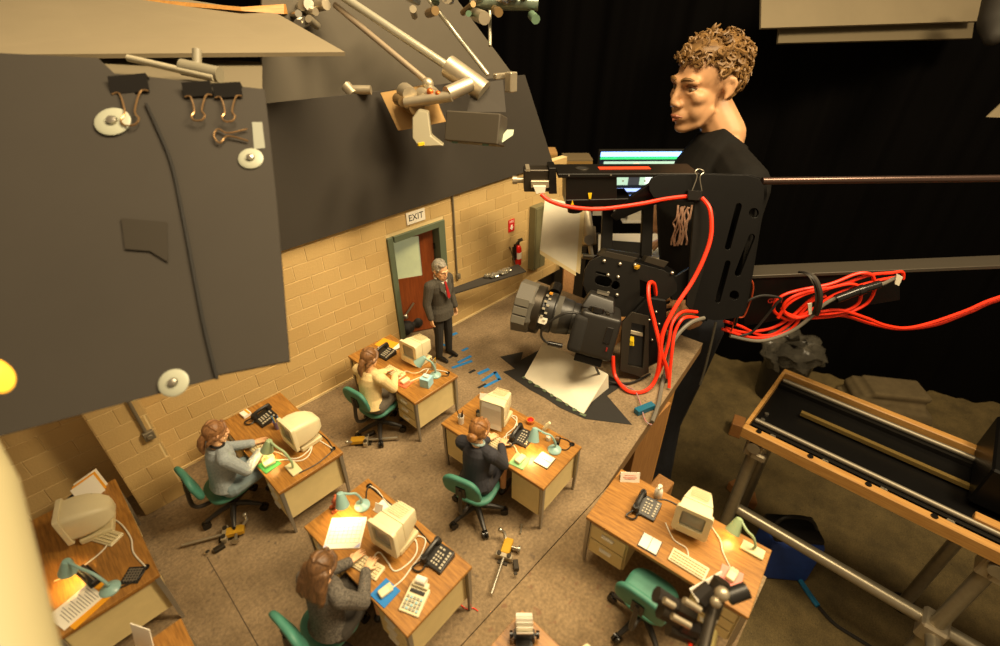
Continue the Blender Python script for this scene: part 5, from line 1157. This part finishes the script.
# white diffusion panel and grip hanging under the arm
t = thing('diffusion_panel', 'white diffusion panel with cream edge hanging under the arm', 'panel', (0, 0, 0))
dp = [atd(545, 198, 1.42), atd(581, 205, 1.40), atd(576, 272, 1.40), atd(540, 250, 1.42)]
MB().prism(dp, FH*.004).build('white_sheet', M_card, t)
MB().prism([dp[1], atd(585, 206, 1.40), atd(580, 274, 1.40), dp[2]], FH*.006).build('cream_edge', mat('edge_cream', '#e0cc98', .6), t)
MB().prism([dp[3], dp[2], atd(576, 276, 1.40), atd(540, 254, 1.42)], FH*.006).build('cream_edge', mat('edge_cream', '#e0cc98', .6), t)
t = thing('articulated_grip', 'cast aluminium grip arm hanging behind the diffusion panel', 'clamp', (0, 0, 0))
MB().cyl(atd(584, 210, 1.45), atd(590, 243, 1.45), .020, .016).cyl(atd(587, 228, 1.45), atd(589, 245, 1.45), .026, .022).build('arm_tube', M_alu, t, True)
MB().lathe([(.015, 0), (.015, .010), (.009, .010), (.009, .004)], 16, frame(atd(589, 240, 1.42), RH, -UP)).build('knuckle', M_metal, t, True)
MB().cyl(atd(590, 245, 1.45), atd(592, 258, 1.45), .007).cyl(atd(582, 256, 1.44), atd(598, 258, 1.44), .008).build('wing_nut', M_metal, t, True)

# cables on the rig
def settle(p, x, y):     # a cable that would sink into the platform lies on it instead
    q = atz(x, y, .007); return q if (p.z < .007 and q.x < 1.22 and q.y > .295) else p
def rope(name, pix, r, m, label, cat='cable', fn=r1, n=-.03, group=None, parent=None, k=7):
    pts = [settle(fn(p[0], p[1], p[2] if len(p) > 2 else n), p[0], p[1]) for p in pix]; o = cable(name, pts, r, m, parent, k, 8)
    return o if parent else tag(o, label, cat, group)
rope('red_cable', [(541, 194, -.01), (550, 201, -.02), (570, 207, -.035), (600, 209, -.035), (640, 204, -.04), (665, 199, -.035), (690, 196, -.034)], .0052, M_cabler, 'red cable sagging along the top arm from motor to clip', fn=r0)
rope('red_cable', [(702, 198, -.034), (710, 210, -.05), (711, 235, -.06), (704, 258, -.07), (692, 282, -.08), (676, 306, -.10), (664, 330, -.11), (661, 350, -.11), (666, 366, -.10), (668, 378, -.09)], .0052, M_cabler, 'red cable dropping in a long curve from the clip beside the plate')
rope('red_cable', [(656, 296, -.03), (654, 284, -.05), (649, 284, -.07), (649, 300, -.09), (655, 325, -.10), (660, 350, -.11), (656, 378, -.10), (645, 391, -.09), (628, 391, -.08), (615, 376, -.07), (613, 356, -.06)], .0050, M_cabler, 'red cable looping around the motor housing')
rope('red_cable', [(697, 312, -.03), (682, 312, -.06), (672, 324, -.08), (668, 345, -.09), (660, 370, -.09), (652, 386, -.09)], .0042, M_cabler, 'red cable arching out from under the side plate')
rope('red_cable', [(698, 318, -.03), (684, 318, -.07), (675, 332, -.08), (672, 352, -.09), (670, 372, -.09), (669, 388, -.08)], .0042, M_cabler, 'red cable hanging beside the grey plug lead')
rope('signal_cable', [(704, 318, -.04), (692, 322, -.06), (680, 332, -.07), (672, 345, -.075), (667, 365, -.07), (662, 385, -.06), (658, 405, -.05), (652, 422, -.04)], .0052, mat('cable_grey', '#6a655a', .5), 'grey black lead with metal connectors hanging to the platform edge')
t = thing('cable_connector', 'black locking connector on the lead at the platform edge', 'connector', (0, 0, 0))
MB().cyl(r1(665, 376, -.065), r1(660, 402, -.05), .0095).cyl(r1(663, 384, -.06), r1(661, 394, -.055), .0120).build('connector_body', M_blackg, t, True)
rope('twisted_wire', [(612, 346, -.05), (613, 372, -.05), (622, 384, -.05), (634, 390, -.04), (640, 402, -.03), (645, 420, -.02), (652, 425, -.01)], .0016, mat('wire_twist', '#7c9aa0', .5, h2='#c04a3a', vscale=300), 'thin twisted red and blue wire crossing the platform edge', 'wire')
p0, p1 = atz(636, 412, .008), atz(653, 405, .008); d = (p1-p0); o = MB().box((0, 0, 0), (d.length, .016, .014), frame((p0+p1)/2, d, V((0, 0, 1)).cross(d))).build('circuit_board', mat('board_blue', '#17607c', .4), None, bevel=.0008); tag(o, 'small blue circuit board on the platform edge', 'circuit board')
# cable bundle on the boom
rb = thing('cable_bundle', 'coiled red cables strapped to the boom arm', 'cable bundle', (0, 0, 0))
for i, pix in enumerate((
    ((726, 328), (745, 332), (772, 328), (792, 316), (810, 300), (826, 290), (846, 283), (870, 275), (890, 273), (902, 272), (903, 279)),
    ((898, 277), (880, 280), (852, 288), (832, 296), (808, 312), (790, 320), (776, 313), (774, 306), (782, 296), (800, 290), (830, 284), (856, 274), (870, 274), (874, 280), (874, 292), (866, 304), (850, 312), (834, 316), (806, 318), (788, 314), (782, 308)),
    ((778, 318), (788, 304), (806, 294), (830, 288), (850, 284), (860, 288), (860, 300), (852, 308), (836, 313), (812, 315), (795, 318), (784, 312), (786, 302), (800, 294), (826, 288)),
    ((724, 321), (740, 326), (760, 335), (776, 333), (796, 318), (812, 301), (826, 296)),
    ((722, 329), (748, 337), (770, 337), (790, 330), (800, 318)),
    ((820, 312), (840, 310), (866, 318), (884, 325), (905, 328), (930, 323), (965, 311), (1010, 294), (1150, 262), (1400, 240)),
    ((818, 315), (845, 316), (872, 324), (900, 329), (935, 325), (970, 312), (1010, 297), (1150, 266), (1400, 246)))):
    rope('red_loop', [(x, y, -.012-.006*(i % 3)) for x, y in pix], .0046, M_cabler, '', fn=r0, parent=rb)
rope('black_loop', [(735, 325), (742, 306), (760, 296), (780, 298), (776, 304), (765, 318), (752, 332), (740, 336)], .0036, M_cableb, '', fn=r0, n=-.03, parent=rb)
rope('grey_lead', [(730, 336), (760, 341), (790, 332), (812, 316), (822, 306), (836, 298), (860, 290), (880, 285), (893, 279), (900, 276)], .0052, mat('cable_grey', '#6a655a', .5), '', fn=r0, n=-.034, parent=rb)
MB().cyl(r0(836, 299, -.036), r0(860, 290, -.036), .0125).cyl(r0(862, 289.5, -.036), r0(880, 284, -.036), .0115).cyl(r0(858, 291, -.036), r0(864, 289, -.036), .0145).build('inline_connector', M_blackg, rb, True)
MB().tube(smooth_path([r0(799, 272, .0), r0(808, 274, -.03), r0(816, 284, -.055), r0(819, 300, -.055), r0(816, 314, -.04), r0(812, 312, .0)], 6), .004, 6).build('strap_edge', M_chairblk, rb, True)
st = smooth_path([r0(803, 271, -.002), r0(812, 276, -.040), r0(818, 288, -.056), r0(819, 302, -.054), r0(815, 316, -.036)], 6)
MB().add([p+RH*o_+FH*q_ for q_ in (0, .0015) for p in st for o_ in (-.011, .011)], [(2*i, 2*i+1, 2*i+3, 2*i+2) for i in range(len(st)-1)]+[(2*len(st)+2*i, 2*len(st)+2*i+2, 2*len(st)+2*i+3, 2*len(st)+2*i+1) for i in range(len(st)-1)]).build('velcro_strap', mat('velcro', '#3a352d', .8), rb)
MB().prism([r0(897, 274, -.04), r0(903, 277, -.04), r0(899, 286, -.04), r0(895, 284, -.04)], FH*.003).build('paper_tag', M_card, rb)
MB().prism([r0(808, 304, -.042), r0(812, 303, -.042), r0(812, 314, -.042), r0(809, 315, -.042)], FH*.003).build('paper_tag', M_card, rb)
rope('orange_cord', [(748, 275), (753, 284), (752, 296), (747, 310), (743, 317), (736, 318), (733, 326), (730, 334)], .0022, mat('cord_orange', '#d8501c', .6, h2='#5a2210', vscale=500), 'thin twisted orange cord hanging from the boom', 'cord', r0, -.02)
rope('chain_lead', [(716, 322), (712, 340), (706, 365), (700, 385)], .0032, mat('chain_dark', '#4a463c', .35, metal=.6, var=.4, vscale=600), 'dark braided lead hanging below the side plate', 'cable', r1, -.01)

# ------------------------------------------------------------------ the animator
SP = 1.10; ANG = R_(125); A0_ = V((1.672, .592, FZ))
man = thing('person', 'young man with curly brown hair in black t-shirt looking at the screen', 'person', A0_, ANG)
Minv = Matrix.Scale(1/SP, 4) @ (Matrix.Translation(A0_) @ Matrix.Rotation(ANG, 4, 'Z')).inverted()
HX, HY, HZ = Minv @ atd(706, 86, 1.50)
rh = Minv @ atd(664, 240, 2.02); lh = Minv @ atd(692, 306, 1.62)
PP = dict(head=(HX, HY, HZ), hyaw=R_(30), hpitch=.08, neck=(HX-.082, HY*.5, HZ-.128), chest=(.045, 0, HZ-.34), waist=(.0, 0, HZ-.57), pelvis=(-.01, 0, HZ-.71),
          sho=((HX-.105, .175, HZ-.225), (HX-.095, -.175, HZ-.225)),
          elb=((HX-.09, .225, HZ-.50), (HX+.04, -.27, HZ-.50)), wri=((lh.x-.05, lh.y+.03, lh.z+.03), (rh.x-.08, rh.y+.02, rh.z+.03)),
          hdir=((1, -.2, -.35), (1, .1, -.2)), hnor=((.2, .6, .6), (0, -.3, 1)), hip=((-.01, .095, HZ-.72), (-.01, -.095, HZ-.72)),
          kne=((.02, .11, .50), (.02, -.11, .50)), ank=((-.02, .115, .09), (-.02, -.115, .09)), curl=.5, hem=True, sleeve=.22, gaze=.002, topname='tshirt')
M_manskin = mat('man_skin', '#c5966c', .48, var=.05, vscale=40)
M_tee = mat('tshirt_black', '#12100d', .85, spec=.2, var=.2, vscale=20, bump=.3, bscale=60)
figure(man, SP, PP, M_manskin, M_tee, mat('jeans_dark', '#1e2129', .8, var=.25, vscale=30), mat('boots', '#241e18', .5, var=.3, vscale=30), hairmat('hair_man_curly', '#94703e', '#4a3218'), 'curly', vox=.0052, lipm=mat('man_lip', '#a8664c', .45), bulk=.93, headk=1.0)

from mathutils.bvhtree import BVHTree
tee = [c for c in col.objects if c.parent == man and c.name.startswith('tshirt')][0]
bpy.context.view_layer.update(); Mw = man.matrix_world.copy(); Mwi = Mw.inverted()
bv = BVHTree.FromPolygons([v.co for v in tee.data.vertices], [tuple(p.vertices) for p in tee.data.polygons])
def on_tee(x, y):
    o_ = Mwi @ CAM; d_ = (Mwi.to_3x3() @ ray(x, y)).normalized(); h_ = bv.ray_cast(o_, d_); return None if h_[0] is None else h_[0]+h_[1]*.0025
pr2 = MB(); rp2 = random.Random(5)
for i in range(8):
    x0 = 678+i*1.9; pts = [on_tee(x0-k*.9+rp2.uniform(-1.5, 1.5), 206+k*5.5+rp2.uniform(-1.5, 1.5)) for k in range(8)]
    pts = [p for p in pts if p is not None]
    if len(pts) > 3: pr2.tube(smooth_path(pts, 3), .0030, 5)
if pr2.v: pr2.build('shirt_print', mat('shirt_print', '#c9a58c', .7, h2='#8a5a44', vscale=60), man, True)

# ------------------------------------------------------------------ monitor station behind
ws = thing('work_cart', 'wire shelf cart with pale top behind the rig', 'cart', (0, 0, 0))
sa = [atd(598, 262, 2.06), atd(676, 262, 2.06), atd(680, 238, 2.34), atd(598, 238, 2.34)]
zt_ = sa[0].z
sa = [V((p.x, p.y, zt_)) for p in sa]
MB().prism(sa, (0, 0, -.012)).build('shelf_top', mat('shelf_pale', '#cfc4a8', .6), ws)
k = MB()
for i in range(24): a = sa[0].lerp(sa[1], i/24); b2 = sa[0].lerp(sa[1], (i+.5)/24); c3_ = sa[0].lerp(sa[1], (i+1)/24); k.tube([a+V((0, 0, -.014)), b2+V((0, 0, -.036)), c3_+V((0, 0, -.014))], .0025, 5)
k.cyl(sa[0]+V((0, 0, -.04)), sa[1]+V((0, 0, -.04)), .004); k.build('wire_truss', M_darkm, ws, True)
for p in sa: MB().cyl((p.x, p.y, FZ), (p.x, p.y, zt_), .012).build('post', M_darkm, ws, True)
MB().prism([V((p.x, p.y, FZ+.35)) for p in sa], (0, 0, .015)).build('lower_shelf', M_darkm, ws)
mn = thing('computer_screen', 'widescreen computer monitor glowing blue showing the animation timeline', 'monitor', (0, 0, 0))
mc = atd(648, 150, 2.22); W2 = .225
tl = mc-RH*W2; bz = zt_+.002
Ms = frame((mc.x, mc.y, (mc.z+bz)/2), RH, ZZ)
hh = (mc.z-bz)-.05
Mt = Ms @ Matrix.Translation((0, .025, 0))
MB().box((0, .0, -.016), (2*W2, hh, .022), Mt).build('housing', M_black, mn, bevel=.003)
MB().box((0, -hh/2+.022, -.003), (2*W2, .044, .004), Mt).build('chin', mat('chin_silver', '#b9b4a6', .4, metal=.3), mn)
def scr(name, x0, x1, y0, y1, h, e, z=0): return MB().box(((x0+x1)/2*2*W2, hh/2-(y0+y1)/2*(hh-.044), -.003+z), ((x1-x0)*2*W2, (y1-y0)*(hh-.044), .003), Mt).build(name, mat('scr_'+h, h, .3, emit=e), mn)
scr('screen_panel', -.485, .485, .02, .98, '#16202c', .25)
scr('title_bar', -.48, .48, .03, .11, '#7fb0ff', 1.6, .001); scr('track_green', -.48, .48, .12, .155, '#2fbf6a', .8, .001)
scr('frame_view', -.44, .34, .19, .60, '#9fc4b4', .5, .001); scr('frame_figure', -.16, -.04, .24, .60, '#3a3f48', .3, .002); scr('frame_head', -.13, -.07, .22, .32, '#d8c8b0', .5, .003)
scr('frame_bright', .02, .18, .26, .58, '#d8e8e0', .7, .002); scr('side_list', .36, .47, .19, .60, '#46507a', .5, .001)
scr('timeline', -.46, .46, .66, .72, '#8fa8ff', .9, .001); scr('timeline_strip', -.46, .46, .78, .88, '#5f80d8', .7, .001)
MB().box((0, -hh/2-.012, -.02), (.10, .03, .05), Mt).box((0, -hh/2-.0235, -.02), (.16, .004, .12), Mt).build('stand', mat('chin_silver', '#b9b4a6', .4, metal=.3), mn)
kbq = thing('keyboard', 'white full-size keyboard under the animator\'s hand', 'keyboard', (0, 0, 0))
Mk = frame((atd(645, 245, 2.02).x, atd(645, 245, 2.02).y, zt_), RH, FH)
Mk = Mk @ Matrix.Translation((0, .03, .0))
MB().box((0, .02, .008), (.34, .10, .014), Mk).build('case', M_white, kbq, bevel=.002)
k = MB()
for i in range(15):
    for j in range(4): k.box((-.155+i*.0222, -.012+j*.021, .0165), (.018, .017, .004), Mk)
k.build('keys', M_card, kbq)
for i, (x, y, w_, h_, m, lab) in enumerate(((549, 150, .06, .10, mat('carton', '#b98f55', .8), 'tall brown carton behind the end of the block wall'), (577, 156, .11, .07, mat('carton_dim', '#7a6a4c', .8), 'low dim carton with tape beside the tall carton'))):
    bx = thing('cardboard_box', lab, 'box', (0, 0, 0)); q = atd(x, y, 1.95-.05*i); Mx = frame((q.x, q.y, q.z), RH, FH)
    MB().box((0, 0, -h_*.5), (w_, .10, h_), Mx).build('carton', m, bx, bevel=.001); MB().box((0, -.051, -.015), (w_, .001, .014), Mx).build('tape_strip', mat('tape_tan', '#9a7a44', .4), bx)
    MB().box((0, 0, -h_-.30), (w_+.02, .11, .6), Mx).build('shelf_block', M_darkm, bx)
wp = MB().prism([atd(566, 240, 1.75), atd(578, 244, 1.75), atd(572, 300, 1.75), atd(562, 298, 1.75)], FH*.03).build('timber_post', M_ply); tag(wp, 'brown timber post beyond the end of the set', 'post')
wq = atd(568, 300, 1.75); 
# ------------------------------------------------------------------ camera track on the right
tr = thing('camera_track', 'long camera dolly track with pine side rails and black bed', 'track', (0, 0, 0))
TX0, TX1, TY0, TY1, TZ = 1.45, 1.90, .225, -1.35, -.40
for x in (TX0+.014, TX1-.014): MB().box((x, (TY0+TY1)/2, TZ-.020), (.028, TY0-TY1, .045)).build('pine_rail', mat('pine_rail', '#c99b57', .45, h2='#a9783c', vscale=6, stretch=(30, 2, 30)), tr, bevel=.003)
MB().box(((TX0+TX1)/2, (TY0+TY1)/2, TZ-.035), (TX1-TX0-.058, TY0-TY1, .012)).build('black_bed', M_rig, tr)
MB().box(((TX0+TX1)/2, TY0-.006, TZ-.016), (TX1-TX0-.058, .012, .034)).build('end_plate', mat('pine_rail', '#c99b57', .45), tr)
for x in (TX0+.075, TX1-.075):
    MB().cyl((x, TY0-.02, TZ-.004), (x, TY1, TZ-.004), .009).build('guide_rod', mat('rod_dull', '#8a8374', .5, metal=.7), tr, True)
    MB().box((x, (TY0+TY1)/2, TZ-.020), (.045, TY0-TY1-.03, .016)).build('rod_support', M_rig2, tr)
MB().box(((TX0+TX1)/2+.01, (TY0+TY1)/2-.05, TZ-.012), (.016, TY0-TY1-.15, .014)).build('toothed_belt', mat('belt_brass', '#8a7340', .4, metal=.5, var=.4, vscale=300, stretch=(1, 3, 1)), tr)
for i in range(8):
    y = TY0-.05-i*.16; MB().cyl((TX0+.014, y, TZ+.001), (TX0+.014, y, TZ+.006), .009, None, 10).build('bolt', M_blackg, tr, True)
    MB().cyl((TX0+.045, y-.04, TZ-.028), (TX0+.045, y-.04, TZ-.012), .010, None, 10).build('bed_bolt', M_metal, tr, True)
for x in (TX0+.12, TX0+.16): MB().cyl((x, TY0-.035, TZ-.03), (x, TY0-.035, TZ-.022), .007).build('bed_bolt', M_metal, tr, True)
MB().box((TX0+.09, -.42, TZ+.004), (.03, .07, .02)).build('carriage_pad', mat('pine_rail', '#c99b57', .45), tr, bevel=.002)
MB().box((TX1-.14, -.62, TZ+.06), (.30, .50, .14)).build('carriage', M_rig, tr, bevel=.006)
M_tube = mat('galvanised', '#a59c86', .35, metal=.6, var=.1)
fr2 = thing('track_frame', 'galvanised tube frame with clamps standing under the dolly track', 'frame', (0, 0, 0))
for y in (.17, -.47): 
    for x in (TX0+.05, TX1-.05): MB().cyl((x, y, TZ-.06), (x, y, FZ+.006), .021, None, 14).build('upright', M_tube, fr2, True); MB().cyl((x, y, FZ), (x, y, FZ+.012), .045).build('foot', M_darkm, fr2, True)
    MB().cyl((TX0, y, TZ-.066), (TX1, y, TZ-.066), .021).build('cross_tube', M_tube, fr2, True)
    MB().box((TX0+.05, y, TZ-.09), (.062, .062, .07)).box((TX0+.02, y-.02, TZ-.10), (.03, .05, .03)).build('clamp', M_alu, fr2, bevel=.006)
MB().cyl((TX0+.075, .17, -.85), (TX0+.075, -1.35, -.85), .022).build('base_tube', M_tube, fr2, True)
MB().box((TX0+.06, -.47, -.85), (.085, .07, .075)).build('base_clamp', M_alu, fr2, bevel=.008)
MB().cyl((TX0+.05, -.47, -.85), (TX0-.25, -.52, -.85), .020).build('outrigger', M_tube, fr2, True)
# bin with bag, cloth, bag, cables, blocks
q = atz(772, 398, FZ); bn = thing('waste_bin', 'black round bin with a clear plastic liner bag', 'bin', (q.x+.05, q.y, FZ))
MB().lathe([(.115, 0), (.135, .30), (.128, .30), (.108, .01)], 28).build('bin_body', M_blackg, bn, True)
pts = []; bag = MB(); rings = []
for i, (r, z) in enumerate(((.128, .24), (.142, .29), (.160, .31), (.150, .345), (.165, .375), (.140, .40), (.10, .415), (.06, .395))):
    rings.append([(r*(1+.10*math.sin(g*5+i)+.06*math.sin(g*11+2*i))*math.cos(g), r*(1+.10*math.sin(g*5+i)+.06*math.sin(g*11+2*i))*math.sin(g), z+.015*math.sin(g*7+i)) for g in [6.2832*j/48 for j in range(48)]])
bag.rings(rings, None, False).build('liner_bag', mat('clear_bag', '#8f897a', .15, alpha=.2, spec=.8), bn, True)
q = atz(882, 408, FZ); cl = MB(); rnd = random.Random(3)
for i in range(5): cl.box((rnd.uniform(-.02, .02), rnd.uniform(-.02, .02), .02+i*.034), (.42-.03*i, .26-.02*i, .030), Matrix.Rotation(rnd.uniform(-.08, .08), 4, 'Z'))
cl = cl.build('furniture_pad', mat('pad_olive', '#6a5c40', .9, var=.2, vscale=20), None, remesh=.012, sm=3); cl.location = (q.x, q.y, FZ); cl.rotation_euler = (0, 0, R_(-58)); tag(cl, 'folded olive furniture pad on the floor before the drape', 'blanket')
q = atz(776, 566, FZ); bg = thing('tool_bag', 'blue tool bag with black flap standing under the dolly track', 'bag', (q.x, q.y, FZ), R_(-52))
MB().box((0, 0, .12), (.20, .13, .24)).build('bag_body', mat('bag_blue', '#1c3f8f', .6, var=.15), bg, True, bevel=.02, seg=3)
MB().box((0, .01, .245), (.19, .12, .03)).build('flap', M_black, bg, True, bevel=.012, seg=2); cable('strap', [(-.09, 0, .24), (-.05, .02, .30), (.05, .02, .30), (.09, 0, .24)], .008, M_black, bg)
bl = cable('blue_cable', [atz(792, 568, FZ+.012), atz(800, 580, FZ+.012), atz(808, 592, FZ+.012), atz(818, 606, FZ+.012)], .011, mat('cable_blue', '#1e78a8', .5)); tag(bl, 'short thick blue cable on the concrete floor', 'cable')
bl = cable('floor_cable', [atz(819, 607, FZ+.010), atz(835, 624, FZ+.008), atz(860, 640, FZ+.008), atz(900, 665, FZ+.008)], .007, M_cableb); tag(bl, 'black cable continuing from the blue one over the floor', 'cable')
for i, (x, y, rz, lab) in enumerate(((735, 432, .2, 'brown wood block standing by the end of the track'), (748, 503, .5, 'pinkish wood offcut by the foot of the track frame'), (735, 492, 1.2, 'small wood offcut beside the pinkish one'))):
    q = atz(x, y, FZ); s_ = (.09, .06, .09) if i == 0 else (.07, .05, .05); o = MB().box((0, 0, s_[2]/2), s_).build('wood_block', mat('offcut', '#a8743f', .6, var=.15), None, bevel=.003); o.location = (q.x, q.y, FZ); o.rotation_euler = (0, 0, rz); tag(o, lab, 'wood block')
# grip head close to the lens, over the corner of the empty desk
gh2 = thing('articulated_clamp', 'blurred black and steel grip head with bolt arm over the desk corner', 'grip head', (0, 0, 0))
def gz_(x, y, d=.52): return atd(x, y, d)
for a, b2, r, m in (((656, 594), (676, 606), .009, M_chairblk), ((676, 606), (694, 616), .009, M_darkm), ((660, 610), (680, 622), .009, M_darkm), ((680, 622), (702, 632), .010, M_chairblk), ((668, 628), (694, 640), .008, M_darkm), ((700, 600), (712, 588), .011, M_chairblk)): MB().cyl(gz_(*a), gz_(*b2), r, r*.85, 8).build('knuckle_plate', m, gh2)
for a, b2 in (((684, 600), (700, 610)), ((672, 616), (690, 626)), ((664, 600), (674, 606))): MB().cyl(gz_(*a, .50), gz_(*b2, .50), .0035).build('steel_pin', M_alu, gh2, True)
MB().cyl(gz_(708, 612), gz_(722, 580), .012, .009).build('swivel', M_darkm, gh2, True)
MB().ell(gz_(722, 594, .50), .0075).ell(gz_(716, 602, .50), .006).build('ball', M_alu, gh2, True)
MB().cyl(gz_(728, 597), gz_(747, 590), .0085).build('handle', M_black, gh2, True)
MB().cyl(gz_(714, 604), gz_(698, 670, .46), .006).build('arm', M_darkm, gh2, True)
MB().cyl(gz_(712, 632), gz_(702, 680, .47), .006).build('brass_tube', mat('old_brass', '#a3935c', .4, metal=.5), gh2, True)
MB().box(gz_(711, 620), (.012, .012, .020)).build('steel_block', M_alu, gh2, bevel=.002)
cable('red_lead', [gz_(686, 632), gz_(690, 642), gz_(690, 660, .48)], .0022, M_cabler, gh2)
sh = MB().prism([atd(690, 590, .60), atd(722, 572, .60), atd(712, 598, .60), atd(700, 606, .60)], FH*.002).build('reflector_card', M_white, gh2)
